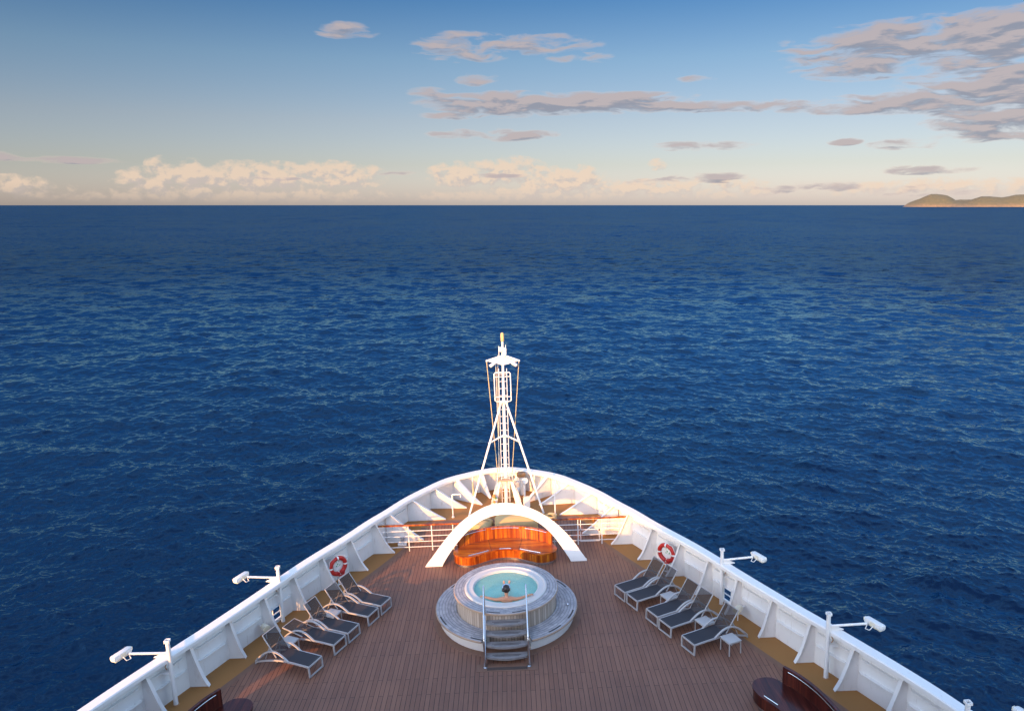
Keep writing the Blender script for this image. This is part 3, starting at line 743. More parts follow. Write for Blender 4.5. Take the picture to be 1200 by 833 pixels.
def wall_along(P, th, z0, z1):
    """upright panel of thickness th behind the line P (to the left of its direction)"""
    mb = MB(); n = len(P)
    for i, p in enumerate(P):
        a = P[max(i-1, 0)]; b_ = P[min(i+1, n-1)]; t = Vector((b_[0]-a[0], b_[1]-a[1])).normalized(); nn = Vector((-t.y, t.x))
        for d in (0, th):
            for z in (z0, z1): mb.v.append((p[0]+nn.x*d, p[1]+nn.y*d, z))
    q = (0, 1, 3, 2)
    mb.f = [(i*4+q[k], (i+1)*4+q[k], (i+1)*4+q[(k+1) % 4], i*4+q[(k+1) % 4]) for i in range(n-1) for k in range(4)]+[(0, 1, 3, 2), tuple(4*(n-1)+k for k in (2, 3, 1, 0))]
    return mb
frontC = [(-1.80, .42), (-1.93, .10), (-1.82, -.20), (-1.52, -.36), (-1.2, -.36), (-.8, -.13), (-.42, .09), (0, .16), (.42, .09), (.8, -.13), (1.2, -.36), (1.52, -.36), (1.82, -.20), (1.93, .10), (1.80, .42)]
R_ = 2.45; yc_ = 1.12-R_
backC = [(R_*math.sin(a), yc_+R_*math.cos(a)) for a in np.linspace(-.79, .79, 22)]
backS = [(-1.80, .42)]+[(x, y-.01) for x, y in backC[1:-1]]+[(1.80, .42)]
t, F_, B_ = bench('curved_bench', 'curved varnished wooden bench in sunlight under the white arch', frontC, backS, .05, (.10, 25.86, 0), 3, True)
obj('backrest', wall_along([backC[i] for i in range(21, -1, -1)][::-1], .06, .452, .90), M['varnish'], t, 40)
obj('back_cap', wall_along([(x*.995, y-.004) for x, y in backC], .085, .902, .93), M['varnish'], t, 40)
for a, b_ in ((-.68, -.30), (-.22, .22), (.32, .70)):
    mb = MB().tube([((R_-.012)*math.sin(q), yc_+(R_-.012)*math.cos(q), .872) for q in np.linspace(a, b_, 9)], .011, 6); obj('steel_inlay', mb, M['steel'], t)
for pts in ([(-1.35, -.27), (-.95, -.08), (-.62, .09)], [(-.22, .19), (0, .205), (.22, .19)], [(.55, .13), (.9, -.06), (1.3, -.26)]):
    obj('seat_strip', MB().tube([(x, y, .456) for x, y in curve2(pts)], .014, 6), M['steel'], t)
for a, f0 in ((-.27, (-.5, .05)), (.27, (.5, .05))):
    obj('seat_seam', MB().bar([(f0[0], f0[1], .451), (R_*math.sin(a), yc_+(R_)*math.cos(a)-.02, .451)], .012, .005), M['black'], t)

def corner_bench(sd, label):
    fr = [(7.36, 17.60), (7.18, 17.80), (6.92, 17.83), (6.68, 17.73), (6.54, 17.48), (6.58, 17.14), (6.74, 16.85), (6.92, 16.5), (7.15, 15.8), (7.3, 15.0), (7.45, 14.1)]
    bk = [(7.36, 17.58), (7.58, 17.25), (7.78, 16.80), (7.92, 16.3), (8.05, 15.5), (8.2, 14.7), (8.35, 13.9)]
    o = (6.9, 16.5)
    L = lambda P: [(sd*(x-o[0]), y-o[1]) for x, y in P]
    t = thing('corner_bench', label, 'bench', (sd*o[0]+(.02 if sd > 0 else .05), o[1], 0), 0, 'wooden benches at the lower corners, shade put into their colour')
    F, Bk = curve2(L(fr)), curve2(L(bk))
    obj('seat', ribbon(F, Bk, .40, .45), M['shaded_varnish_top'], t, 40)
    obj('front_panel', ribbon([(x+sd*.02, y-.015) for x, y in F], Bk, .11, .399), M['shaded_varnish'], t, 40)
    obj('kick_plate', ribbon([(x+sd*.05, y-.03) for x, y in F], Bk, .014, .11), M['steel'], t, 40)
    Bw = Bk if sd > 0 else Bk
    th = .07 if sd > 0 else -.07
    obj('backrest', wall_along(Bw, th, .452, .88), M['shaded_varnish'], t, 40)
    obj('back_cap', wall_along(Bw, th*1.25, .882, .91), M['shaded_varnish'], t, 40)
    mb = MB(); mb.tube([(x-sd*.014, y-.012, .85) for x, y in Bw[3:-2]], .011, 6); obj('steel_inlay', mb, M['steel'], t)
    mb = MB(); mb.tube([(x+sd*.11, y, .456) for x, y in F if y < .75 and y > .2 and abs(x) < .3][:14], .012, 6); obj('seat_strip', mb, M['steel'], t)
corner_bench(1, 'varnished bench, shade put into its colour, with rounded end by the starboard bulwark, at the lower right corner')
corner_bench(-1, 'varnished bench, shade put into its colour, with rounded end by the port bulwark, at the lower left corner')

# ------------------------------------------------------------------ rails across the deck
def rail(sd, label, posts, x0, x1):
    t = thing('guard_rail', label, 'railing', ((x0+x1)/2, 27.08, 0)); cx = (x0+x1)/2
    hr = MB(); hr.bar([(x0-cx, 0, 1.08), (x1-cx, 0, 1.08)], .075, .05); obj('handrail', hr, M['varnish'], t)
    for x in posts: obj('post', MB().tube([(x-cx, 0, 0), (x-cx, 0, 1.055)], .021, 8), M['white'], t, 60)
    for z in (.18, .40, .62, .84):
        # the lower bars stop where the sloping rib begins
        reach = (1.42-z)*.52
        a, b_ = (x0-cx, x1-cx)
        if sd < 0: a += reach*.9
        else: b_ -= reach*.9
        obj('bar', MB().tube([(a, 0, z), (b_, 0, z)], .014, 6), M['white'], t, 60)
    return t, cx
t, cx = rail(-1, 'white railing with wooden handrail to the left of the arch', [-3.62, -2.72, -1.9], -4.98, -1.5)
t, cx = rail(1, 'white railing with wooden handrail and a small gate, right of the arch', [2.0, 2.92, 3.84, 4.5], 1.75, 5.05)
mb = MB()
gx0, gx1 = 3.02-cx, 3.74-cx
mb.tube([(gx0, .0, .14), (gx0, .0, 1.04), (gx1, 0, 1.04), (gx1, 0, .14)], .017, 8, True)
gate = obj('gate', mb, M['white'], t, 60)
for x in (gx0, gx1): obj('hinge', MB().box((x, -.01, .6), (.06, .05, .07), None, .01), M['steel'], gate)

# ------------------------------------------------------------------ mast
MX, MY = .15, 30.45; mz = dz(MY)
mast = thing('tripod_mast', 'white tripod signal mast with ladder, yardarm and lamps on the bow', 'mast', (MX, MY, mz))
zb = -mz
obj('pole', MB().tube([(0, 0, 0), (0.03, 0, 2.0+zb), (.07, 0, 5.0+zb), (.12, 0, 7.55+zb)], [.085, .075, .065, .04], 12), M['white'], mast, 60)
for sd in (-1, 1):
    obj('leg', MB().tube([(sd*1.55+(.0), -1.15, dz(29.3)-mz), (.07+sd*.08, -.06, 5.0+zb)], .043, 10), M['white'], mast, 60)
mb = MB(); mb.tube([(-.62, -.47, 3.30+zb), (.04, -.06, 3.52+zb), (.70, -.47, 3.30+zb)], .038, 8); obj('cross_brace', mb, M['white'], mast, 60)
lad = MB()
for sx in (-.165, .165): lad.tube([(sx+.0, -.17, .15), (sx+.08, -.17, 6.4+zb)], .017, 6)
obj('ladder', lad, M['white'], mast, 60)
for k in range(19):
    z = .35+k*.30; x = .08*z/6; obj('rung', MB().tube([(x-.165, -.17, z), (x+.165, -.17, z)], .012, 6), M['white'], mast, 60)
for pts in ([(-.24, .12, .2), (-.20, .12, 6.7+zb)], [(-.30, .12, .2), (-.10, .1, 6.9+zb)]): obj('cable_conduit', MB().tube(pts, .013, 6), M['beige'], mast, 60)
# base tower
bt = MB()
for sx in (-1, 1):
    bt.prism([(sx*.30, 1.12), (sx*.20, 1.12), (sx*.42, 0), (sx*.68, 0)], -.30, -.27, Matrix(((1, 0, 0, 0), (0, 0, 1, 0), (0, 1, 0, 0), (0, 0, 0, 1))))
    bt.bar([(sx*.30, -.285, 1.12), (sx*.69, -.285, .0)], .10, .02)
    bt.bar([(sx*.30, .3, 1.12), (sx*.62, .3, .0)], .06, .06)
obj('base_frame', bt, M['white'], mast)
pf = MB().box((0, -.02, 1.16), (.66, .62, .05), None, .01)
pf_o = obj('platform', pf, M['tan'], mast)
rl = MB(); rl.tube([(-.32, -.32, 1.19), (-.32, -.32, 1.55), (.32, -.32, 1.55), (.32, -.32, 1.19)], .014, 6); rl.tube([(-.32, -.32, 1.38), (.32, -.32, 1.38)], .011, 6)
obj('platform_rail', rl, M['white'], pf_o, 60)
# hoop frame
hp = MB(); q = .05
fx0, fx1, fz0, fz1 = -.28, .39, 5.02+zb, 6.25+zb
pts = [(fx0+q, -.26, fz0), (fx1-q, -.26, fz0), (fx1, -.26, fz0+q), (fx1, -.26, fz1-q), (fx1-q, -.26, fz1), (fx0+q, -.26, fz1), (fx0, -.26, fz1-q), (fx0, -.26, fz0+q)]
hp.tube(pts, .022, 8, True); hp.tube([(fx0, -.26, fz0+.2), (fx1, -.26, fz0+.2)], .014, 6); hp.tube([(fx0, -.26, fz1-.18), (fx1, -.26, fz1-.18)], .018, 6)
obj('hoop_frame', hp, M['white'], mast, 60)
ya = MB(); ya.bar([(-.60, 0, 6.70+zb), (-.05, 0, 6.86+zb), (.13, 0, 6.90+zb), (.30, 0, 6.86+zb), (.80, 0, 6.66+zb)], .09, .06)
ya.prism([(-.5, 6.68+zb), (.1, 6.50+zb), (.7, 6.64+zb), (.12, 6.86+zb)], -.01, .01, Matrix(((1, 0, 0, 0), (0, 0, 1, 0), (0, 1, 0, 0), (0, 0, 0, 1))))
obj('yardarm', ya, M['white'], mast)
for sd, x in ((-1, -.30), (1, .52)):
    l = obj('floodlight', MB().tube([(x+sd*-.06, -.14, 6.63+zb), (x+sd*.14, -.2, 6.51+zb)], [.06, .07], 10), M['white'], mast, 60)
    obj('lens', MB().tube([(x+sd*.141, -.2, 6.51+zb), (x+sd*.15, -.203, 6.504+zb)], .062, 10), M['lens'], l, 60)
tp = MB(); tp.lathe([(0, 7.5), (.06, 7.5), (.07, 7.54), (.07, 7.82), (.05, 7.86), (0, 7.87)], 12, c=(.12, 0, zb)); obj('masthead_light', tp, M['cream'], mast, 50)
mb = MB(); mb.box((.02, -.05, 7.18+zb), (.12, .14, .18), None, .02); mb.box((.20, -.05, 7.1+zb), (.12, .14, .28), None, .02); mb.sphere((.20, -.1, 6.96+zb), .06); mb.tube([(-.05, 0, 6.8+zb), (-.05, 0, 7.3+zb)], .012, 6); mb.tube([(.24, 0, 6.8+zb), (.24, 0, 7.35+zb)], .012, 6)
obj('signal_horn', mb, M['white'], mast, 50)
for x0, x1 in ((-.57, -.30), (.77, .28)):
    obj('halyard', MB().tube([(x0, 0, 6.68+zb), (x1, -.05, 1.15)], .017, 6), M['rope'], mast, 60)
for (x, z, mm, r) in ((-.50, .55, 'orange', .07), (-.44, .45, 'green', .055), (-.50, .28, 'orange', .06)):
    obj('valve', MB().sphere((x, -.42, z), r, 10, 8), M[mm], mast, 60)
obj('junction_box', MB().box((.48, -.18, .95), (.2, .16, .24), None, .02), M['grey'], mast)

# foredeck fittings
for (x, y, w, d, h, lab, rz) in ((.55, 28.3, 1.75, 1.05, .55, 'large tan covered winch behind the curved bench', .05), (-.92, 28.35, 1.0, .9, .32, 'small tan covered winch left of the larger one behind the bench', -.25)):
    t = thing('winch_cover', lab, 'winch cover', (x, y, dz(y)), rz)
    mb = MB(); nx, nz = 24, 9
    for j in range(nz):
        f_ = j/(nz-1); s_ = (1-f_**5*.45)
        for i in range(nx):
            a = 2*math.pi*i/nx; ex = 4
            cxx = math.copysign(abs(math.cos(a))**(2/ex), math.cos(a)); syy = math.copysign(abs(math.sin(a))**(2/ex), math.sin(a))
            mb.v.append((w/2*cxx*s_+.02*mnoise.noise(Vector((a*2, f_*3, x))), d/2*syy*s_+.02*mnoise.noise(Vector((a*2, f_*3, 4))), h*f_))
    mb.f = [(j*nx+i, j*nx+(i+1) % nx, (j+1)*nx+(i+1) % nx, (j+1)*nx+i) for j in range(nz-1) for i in range(nx)]+[tuple((nz-1)*nx+i for i in range(nx))]
    obj('cloth', mb, M['cream'], t, 60)
    obj('lid_strap', MB().bar([(-.1, 0, h+.004), (w*.42, -.04, h+.004)], .03, .008), M['black'], t)
def bow_post(loc, h, hook, label):
    t = thing('deck_post', label, 'post', loc)
    pts = [(0, 0, 0), (0, 0, h)]
    if hook: pts += [(.04, 0, h+.02), (.34, 0, h+.02), (.36, 0, h-.12)]
    obj('pole', MB().tube(pts, .028, 8), M['white'], t, 60); obj('base', MB().lathe([(0, .03), (.06, .03), (.06, 0)], 10), M['white'], t)
bow_post((-2.06, 29.25, dz(29.25)), .98, True, 'white deck post with a hooked top left of the mast')
bow_post((2.17, 29.1, dz(29.1)), .98, False, 'straight white deck post right of the mast')
for x, y, lab in ((-1.27, 30.75, 'slim flagstaff with yellow rope left of the mast'), (1.40, 30.75, 'slim flagstaff with yellow rope right of the mast')):
    t = thing('flagstaff', lab, 'flagstaff', (x, y, dz(y)))
    obj('staff', MB().tube([(0, 0, 0), (0, 0, 1.15)], .02, 8), M['white'], t, 60); obj('rope', MB().tube([(.0, -.02, .2), (.015, -.03, .5), (0, -.02, .95)], [.03, .04, .02], 8), M['rope'], t, 60)
t = thing('bollard', 'brown round bollard lamp at the tip of the bow', 'bollard', (.84, 31.45, dz(31)))
obj('stem', MB().lathe([(.0, 0), (.10, 0), (.09, .85), (0, .85)], 14), M['white'], t); obj('drum', MB().lathe([(0, .86), (.19, .86), (.20, .9), (.20, 1.0), (.17, 1.03), (0, 1.04)], 20), M['bronze'], t, 40)
t = thing('vent_box', 'cream ventilation box beside the mast at the bow tip', 'vent box', (.42, 31.2, dz(31)))
obj('case', MB().box((0, 0, .45), (.22, .2, .9), None, .02), M['cream'], t); obj('lid', MB().box((0, 0, .93), (.27, .25, .05), None, .01), M['bronze'], t)
t = thing('searchlight', 'white searchlight on a pedestal to the right of the mast', 'searchlight', (.95, 30.75, dz(30.7)))
obj('pedestal', MB().tube([(0, 0, 0), (0, 0, .8)], .05, 8), M['white'], t); obj('lamp_head', MB().tube([(-.05, .1, .9), (.05, -.12, .94)], [.10, .13], 12), M['white'], t, 60)
t = thing('bitts', 'pair of orange-brown mooring bitts beyond the right railing', 'mooring bitts', (3.75, 28.1, dz(28.1)))
for x in (-.13, .13): obj('bitt', MB().lathe([(0, 0), (.075, 0), (.075, .34), (.095, .36), (.095, .42), (0, .43)], 14, c=(x, 0, 0)), M['orange'], t, 40)
t = thing('step_ladder', 'white pipe step ladder against the bulwark beyond the right railing', 'ladder', (4.2, 27.75, dz(27.75)))
for x in (-.16, .16): obj('stile', MB().tube([(x, -.15, 0), (x, .1, 1.05), (x, .22, 1.12), (x, .34, 1.0)], .018, 6), M['white'], t, 60)
for k in range(4): obj('step', MB().box((0, -.11+.06*k, .22+.24*k), (.32, .1, .02)), M['white'], t)
t = thing('fairlead_roller', 'small grey roller at the foot of the bulwark beyond the left railing', 'roller', (-3.95, 27.55, dz(27.5)))
obj('frame', MB().box((0, 0, .05), (.34, .26, .1), None, .01), M['white'], t); obj('roller', MB().lathe([(0, .1), (.09, .1), (.07, .2), (.09, .3), (0, .3)], 14), M['grey'], t)

def coil(loc, lab, r):
    t = thing('rope_coil', lab, 'rope', loc); pts = []
    for k in range(110):
        a = k*.42; q = r*(.45+.55*(k % 37)/37); pts.append((q*math.cos(a), q*math.sin(a), .03+.05*(k//37)+.008*math.sin(k*1.3)))
    obj('rope', MB().tube(pts, .022, 6), M['rope'], t, 80)
coil((-1.75, 28.15, dz(28.15)), 'coiled mooring rope on the ochre deck left of the winch covers', .30)
coil((1.95, 28.75, dz(28.75)), 'coiled mooring rope on the ochre deck right of the winch covers', .27)
t = thing('control_box', 'grey control box with a slanted lid at the right of the mast foot', 'control box', (1.02, 29.9, dz(29.9)), .2)
obj('case', MB().prism([(-.10, 0), (.10, 0), (.10, .45), (-.10, .56)], -.12, .12, Matrix(((0, 0, 1, 0), (1, 0, 0, 0), (0, 1, 0, 0), (0, 0, 0, 1)))), M['white'], t); obj('lid', MB().box((0, .0, .525), (.27, .27, .02), Euler((rad(-29), 0, 0)).to_matrix()), M['grey'], t)

# ------------------------------------------------------------------ lifebuoys
def lifebuoy(loc, face, lab):
    """ring in its own x-z plane facing -y"""
    t = thing('lifebuoy', lab, 'lifebuoy', loc, face, 'lifebuoys on the bulwark')
    mb = MB(); n = 40
    mb.tube([(.29*math.cos(2*math.pi*k/n), 0, .29*math.sin(2*math.pi*k/n)) for k in range(n)], .075, 12, True); obj('ring', mb, M['red'], t, 80)
    for k in range(4):
        a = math.pi/2*k+.03; b = MB(); b.tube([(.29*math.cos(a+q), 0, .29*math.sin(a+q)) for q in (-.09, -.03, .03, .09)], .079, 12); obj('band', b, M['white_clean'], t, 80)
    g_ = MB(); g_.tube([((.375+.03*math.sin(4*2*math.pi*k/48+1.2)**2)*math.cos(2*math.pi*k/48), -.02, (.375+.03*math.sin(4*2*math.pi*k/48+1.2)**2)*math.sin(2*math.pi*k/48)) for k in range(48)], .010, 5, True)
    obj('grab_line', g_, M['white_clean'], t, 80)
    b = MB(); b.box((.02, .05, .03), (.36, .02, .44), None, .008); obj('back_plate', b, M['white_clean'], t)
    b = MB(); b.box((.03, .035, .06), (.17, .008, .20)); obj('sticker', b, M['sticker'], t)
    b = MB(); b.tube([(0, .05, -.1), (.0, .06, -.72)], .025, 8); b.tube([(-.12, .02, -.72), (.12, .02, -.72)], .025, 8); obj('stand', b, M['white_clean'], t, 60)
    b = MB(); pts = []
    for k in range(60): a = .5*k; pts.append((.10*math.cos(a)+.05+.05*math.sin(k*1.7), -.09-.02*math.sin(k*.9), -.28+.07*math.sin(a)+.02*math.sin(k*2.3)))
    b.tube(pts, .012, 5); obj('coiled_line', b, M['red'], t, 80)
lifebuoy((-5.80, 24.62, .74), rad(44), 'red and white lifebuoy on the port bulwark behind the left row of loungers')
lifebuoy((5.82, 24.62, .74), rad(-46), 'red and white lifebuoy on the starboard bulwark behind the right row of loungers')

# ------------------------------------------------------------------ lamp posts along the cap rail
def lamp(loc, sd, lab):
    t = thing('bulwark_lamp_post', lab, 'lamp post', loc, 0, 'floodlight posts on the bulwark')
    p = obj('post', MB().tube([(0, 0, 0), (0, 0, 1.86)], [.062, .055], 12), M['white'], t, 50)
    mb = MB(); mb.bar([(-.06, -.06, 1.86), (-.06, -.06, 1.93)], .012, .012)
    for a, b_ in (((-.06, -.06), (.06, -.06)), ((.06, -.06), (.06, .06)), ((.06, .06), (-.06, .06)), ((-.06, .06), (-.06, -.06))): mb.bar([(*a, 1.92), (*b_, 1.92)], .02, .06)
    obj('post_cap', mb, M['white'], p)
    obj('foot_collar', MB().lathe([(0, .025), (.085, .025), (.095, 0)], 14), M['bronze'], p)
    mb = MB(); mb.prism([(.05, 1.38), (.42, 1.44), (.42, 1.455), (.05, 1.62)], -.012, .012, Matrix(((sd, 0, 0, 0), (0, 0, 1, 0), (0, 1, 0, 0), (0, 0, 0, 1)))); obj('gusset', mb, M['white'], t)
    mb = MB(); mb.prism([(.05, .98), (.05, 1.02), (.52, 1.02), (.52, .98)], -.09, .09, Matrix(((sd, 0, 0, 0), (0, 0, 1, 0), (0, 1, 0, 0), (0, 0, 0, 1)))); obj('shelf_bracket', mb, M['white'], t)
    e = Vector((sd*.88, -.34, 1.80))
    obj('arm', MB().tube([(sd*.03, 0, 1.56), e], .034, 10), M['white'], t, 60)
    s_ = Vector((sd*.40, -.92, 0)).normalized(); d = Vector((sd*.92, .40, 0)).normalized()
    hd = MB(); rot = Matrix((d, s_, Vector((0, 0, 1)))).transposed()
    c0 = e+d*.13+s_*.12+Vector((0, 0, .03))
    hd.box(c0, (.18, .56, .15), rot, .05); ho = obj('lamp_housing', hd, M['white_clean'], t, 40)
    b = MB(); b.box(c0+Vector((0, 0, -.086)), (.16, .48, .02), rot, .01); obj('lamp_lens', b, M['lens'], ho)
    obj('rating_plate', MB().box(c0+d*-.095, (.012, .14, .10), rot), M['beige'], ho); obj('ballast_box', MB().box(c0-s_*.29, (.09, .06, .09), rot, .01), M['beige'], ho)
    b = MB(); b.tube([c0+s_*.05-d*.12+Vector((0, 0, -.02)), c0+s_*.05-d*.24+Vector((0, 0, -.10)), c0-s_*.1-d*.22+Vector((0, 0, -.14)), e+Vector((0, 0, -.02))], .012, 6); obj('lamp_cable', b, M['white'], ho, 60)
    b = MB(); b.tube([(sd*.07, -.05, 1.30), (sd*.11, -.09, 1.20), (sd*.07, -.09, 1.12)], .014, 6); obj('cable_loop', b, M['bronze'], p, 60)
lamp((-7.14, 22.32, 0), -1, 'white floodlight post on the port bulwark behind the row of loungers')
lamp((-8.90, 18.30, 0), -1, 'white floodlight post on the port bulwark by the lower left bench')
lamp((7.12, 22.32, 0), 1, 'white floodlight post on the starboard bulwark behind the row of loungers')
lamp((8.86, 18.34, 0), 1, 'white floodlight post on the starboard bulwark by the lower right bench')
lamp((10.33, 14.58, 0), 1, 'white floodlight post cut off by the lower right corner')

def spot(loc, sd, lab):
    t = thing('deck_spotlight', lab, 'spotlight', loc, 0, 'spotlights at the bulwark foot')
    d = Vector((-sd*.7, -.7, -.1)).normalized()
    b = obj('housing', MB().tube([Vector((0, 0, .1))-d*.13, Vector((0, 0, .1))+d*.10], [.10, .125], 16), M['beige'], t, 50)
    obj('lens', MB().tube([Vector((0, 0, .1))+d*.101, Vector((0, 0, .1))+d*.108], .10, 16), M['lens'], b, 50)
    obj('mount', MB().tube([(0, 0, .0), (sd*.16, .08, .12), (sd*.24, .12, .14)], .02, 6), M['white'], t)
    obj('stem', MB().tube([(0, 0, -loc[2]), (0, 0, .05)], .018, 6), M['white'], t)
spot((-7.38, 21.36, .28), -1, 'small beige spotlight by the port bulwark behind the loungers')
spot((7.36, 21.34, .28), 1, 'small beige spotlight by the starboard bulwark behind the loungers')

# ------------------------------------------------------------------ loungers and side tables
def lounger(name, label, ang, flat=False):
    """foot end at the origin, head towards +x"""
    t = thing(name, label, 'sun lounger')
    hw = .285
    for sd in (-1, 1):
        y = sd*hw
        arc = [(.70, y, .315), (.86, y, .42), (1.05, y, .515), (1.25, y, .545), (1.45, y, .50), (1.68, y, .37), (1.90, y, .17), (1.95, y, .10)]
        rail_ = [(.0, y, .335), (.5, y, .335), (1.0, y, .315), (1.4, y, .235), (1.75, y, .13), (1.95, y, .06)]
        obj('side_rail', MB().bar(spline(rail_, .1), .035, .045), M['alu'], t, 50)
        obj('armrest', MB().bar(spline(arc, .06), .055, .032), M['alu'], t, 50)
        obj('foot_leg', MB().bar([(.0, y, .335), (-.015, y, .015)], .035, .045), M['alu'], t)
        obj('rear_foot', MB().bar([(1.95, y, .12), (1.97, y, .0)], .035, .05), M['alu'], t)
    cr = MB()
    cr.bar([(-.015, -hw, .03), (-.015, hw, .03)], .035, .035); cr.bar([(0, -hw, .335), (0, hw, .335)], .04, .045)
    obj('foot_frame', cr, M['alu'], t)
    obj('cross_bar', MB().bar([(1.95, -hw, .09), (1.95, hw, .09)], .03, .03), M['alu'], t); obj('cross_bar', MB().bar([(1.15, -hw, .25), (1.15, hw, .25)], .03, .03), M['alu'], t)
    sw = hw-.02
    mb = MB(); n = 10
    for i in range(n+1):
        x = .02+1.16*i/n
        for k in range(7):
            y = -sw+2*sw*k/6; sag = -.028*(1-(2*k/6-1)**2)*math.sin(math.pi*i/n); mb.v.append((x, y, .362+sag))
    mb.f = [(i*7+k, (i+1)*7+k, (i+1)*7+k+1, i*7+k+1) for i in range(n) for k in range(6)]
    obj('seat_sling', mb, M['sling'], t, 80)
    th_ = rad(ang); L = .76; bx, bz = 1.17, .372; dx, dzz = math.cos(th_), math.sin(th_)
    mb = MB()
    for i in range(n+1):
        a = L*i/n
        for k in range(7):
            y = -sw+2*sw*k/6; sag = -.02*(1-(2*k/6-1)**2)*math.sin(math.pi*i/n)
            mb.v.append((bx+dx*a-dzz*sag*-1, y, bz+dzz*a+dx*sag))
    mb.f = [(i*7+k, (i+1)*7+k, (i+1)*7+k+1, i*7+k+1) for i in range(n) for k in range(6)]
    bo = obj('back_sling', mb, M['sling_back'], t, 80)
    fr = MB()
    for sd in (-1, 1): fr.bar([(bx, sd*(hw-.01), bz-.01), (bx+dx*L, sd*(hw-.01), bz+dzz*L-.01)], .022, .03)
    fr.bar([(bx+dx*L, -hw+.01, bz+dzz*L-.01), (bx+dx*L, hw-.01, bz+dzz*L-.01)], .022, .022)
    if not flat:
        for sd in (-1, 1): fr.bar([(bx+dx*.42, sd*.2, bz+dzz*.42), (1.66, sd*.2, .18)], .018, .018)
    obj('back_frame', fr, M['alu'], bo, 50)
    b = MB(); b.box((.03, 0, .352), (.05, 2*sw, .02)); obj('sling_hem', b, M['rubber'], t)
    return t
base = lounger('sun_lounger', 'x', 54)
flat = lounger('sun_lounger', 'x', 11, True)
GL = 'sun loungers in two facing rows'
RW = [(3.92, 22.94, 26.5, 'starboard lounger nearest the bow, farthest of the right row'), (4.23, 22.36, 26, 'right row lounger second from the bow, with a side table on its near side'),
      (4.69, 21.38, 26, 'right row lounger in the middle, just aft of the first side table'), (4.97, 20.76, 26, 'right row lounger next to the nearest one, a side table on its near side'),
      (5.45, 19.82, 25, 'nearest lounger of the right row, between two side tables')]
LWD = [(-5.375, 19.49, 24.5, False, 'nearest lounger of the left row, backrest raised, a streak of sun beside it'), (-4.905, 20.55, 24.5, True, 'left row lounger with its backrest reclined nearly flat'),
      (-4.605, 21.155, 24.5, False, 'left row lounger in the middle, half in sun, forward of the flat one'), (-4.16, 22.075, 24.5, False, 'left row lounger second from the bow, sunlit side table at its near side'),
      (-3.85, 22.71, 24.5, False, 'left row lounger nearest the bow, close to the lifebuoy')]
used = {0: False, 1: False}
def place(x, y, rz, lab, fl=False):
    k = 1 if fl else 0; src = flat if fl else base
    if not used[k]:
        remember(src); src.location = (x, y, .012); src.rotation_euler = (0, 0, rz); tag(src, 'dark '+lab, None, GL); used[k] = True
    else: dup(src, (x, y, .012), rz, 'dark '+lab, GL)
for x, y, a, lab in RW: place(x, y, rad(a), lab)
for x, y, a, fl, lab in LWD: place(x, y, math.pi-rad(a), lab, fl)
def side_table(loc, rz, label):
    t = thing('side_table', label, 'side table', loc, rz, 'small side tables between the loungers')
    obj('table_top', MB().box((0, 0, .405), (.44, .44, .03), None, .012), M['alu'], t)
    fr = MB()
    for a, b_ in (((-1, -1), (1, -1)), ((1, -1), (1, 1)), ((1, 1), (-1, 1)), ((-1, 1), (-1, -1))): fr.bar([(.195*a[0], .195*a[1], .375), (.195*b_[0], .195*b_[1], .375)], .022, .03)
    obj('apron', fr, M['alu'], t)
    for sx in (-1, 1):
        for sy in (-1, 1): obj('leg', MB().bar([(sx*.195, sy*.195, .36), (sx*.20, sy*.20, 0)], .026, .026), M['alu'], t)
    return t
tb = side_table((5.42, 22.26, .012), rad(26), 'white side table between the second and third loungers of the right row')
dup(tb, (6.16, 20.70, .012), rad(26), 'white side table between the two nearest loungers of the right row', 'small side tables between the loungers')
dup(tb, (6.66, 19.73, .012), rad(22), 'white side table standing alone aft of the nearest right row lounger', 'small side tables between the loungers')
dup(tb, (-5.45, 22.02, .012), rad(-24), 'sunlit white side table in the middle of the left row of loungers', 'small side tables between the loungers')
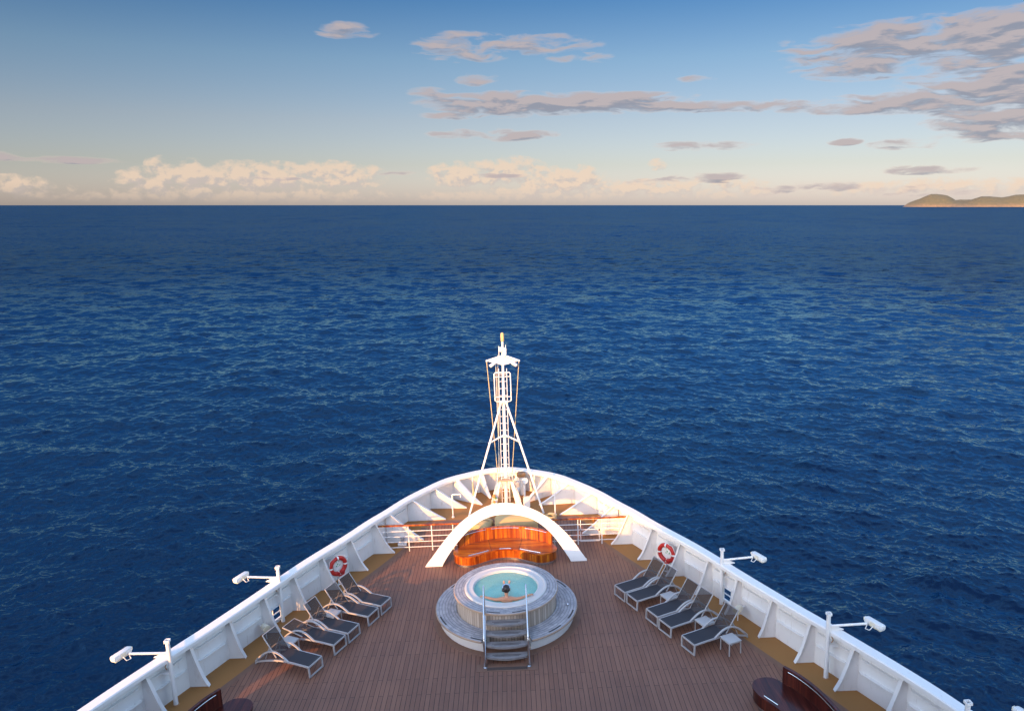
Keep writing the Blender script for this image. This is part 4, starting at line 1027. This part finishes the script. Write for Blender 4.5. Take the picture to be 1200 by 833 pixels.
dup(tb, (-6.42, 20.52, .012), rad(-24), 'sunlit white side table between the flat lounger and the nearest left one', 'small side tables between the loungers')

# ------------------------------------------------------------------ the ship's own superstructure behind the viewpoint (unseen, its outline shaped to shade the deck)
sup = thing('ship_superstructure', 'white ship superstructure with bridge windows behind the open foredeck', 'superstructure', (0, 0, 0))
def blk(name, x0, x1, y0, y1, z0, z1, m='white', parent=None):
    return obj(name, MB().box(((x0+x1)/2, (y0+y1)/2, (z0+z1)/2), (x1-x0, y1-y0, z1-z0), None, .06), M[m], parent or sup)
w_ = blk('lower_deckhouse', -12.75, 12.75, -8, 6.0, 0.02, 5.15)
blk('bridge_deck', -11.6, 11.6, -8, 6.0, 5.16, 5.45)  # low tiers stepped to set the edge of the deck's shadow
blk('bridge', -10.9, 10.9, -8, 6.0, 5.46, 6.1)
blk('bridge_roof', -9.6, 9.6, -8, 6.0, 6.11, 6.6)
blk('upper_deckhouse', -10.0, 10.0, -8, -.6, 6.62, 11.2)
def screen(y0, y1, z0, z1):  # unseen panels, added to shade the loungers and leave a slit of sun
    mb = MB(); n = 8
    for k in range(n+1):
        y = y0+(y1-y0)*k/n; z = z0+(z1-z0)*k/n; x = -hullx(y)
        mb.v += [(x+.05, y, 1.43), (x+.05, y, z), (x+.11, y, z), (x+.11, y, 1.43)]
    mb.f = [(i*4+k, (i+1)*4+k, (i+1)*4+(k+1) % 4, i*4+(k+1) % 4) for i in range(n) for k in range(4)]+[(0, 1, 2, 3), tuple(4*n+k for k in (3, 2, 1, 0))]
    obj('shade_screen', mb, M['white'], sup)
screen(6.05, 12.0, 5.1, 3.45)
screen(13.15, 14.5, 2.75, 2.45)
for k in range(11):
    x = -10+2*k; obj('window', MB().box((x, 6.03, 4.0), (1.7, .08, 1.0), None, .02), M['glass'], w_)

# ------------------------------------------------------------------ heel: the whole ship leans a couple of degrees to port
for o in ABOARD:
    o.matrix_basis = HEEL @ Matrix.Translation(o.location) @ o.rotation_euler.to_matrix().to_4x4()
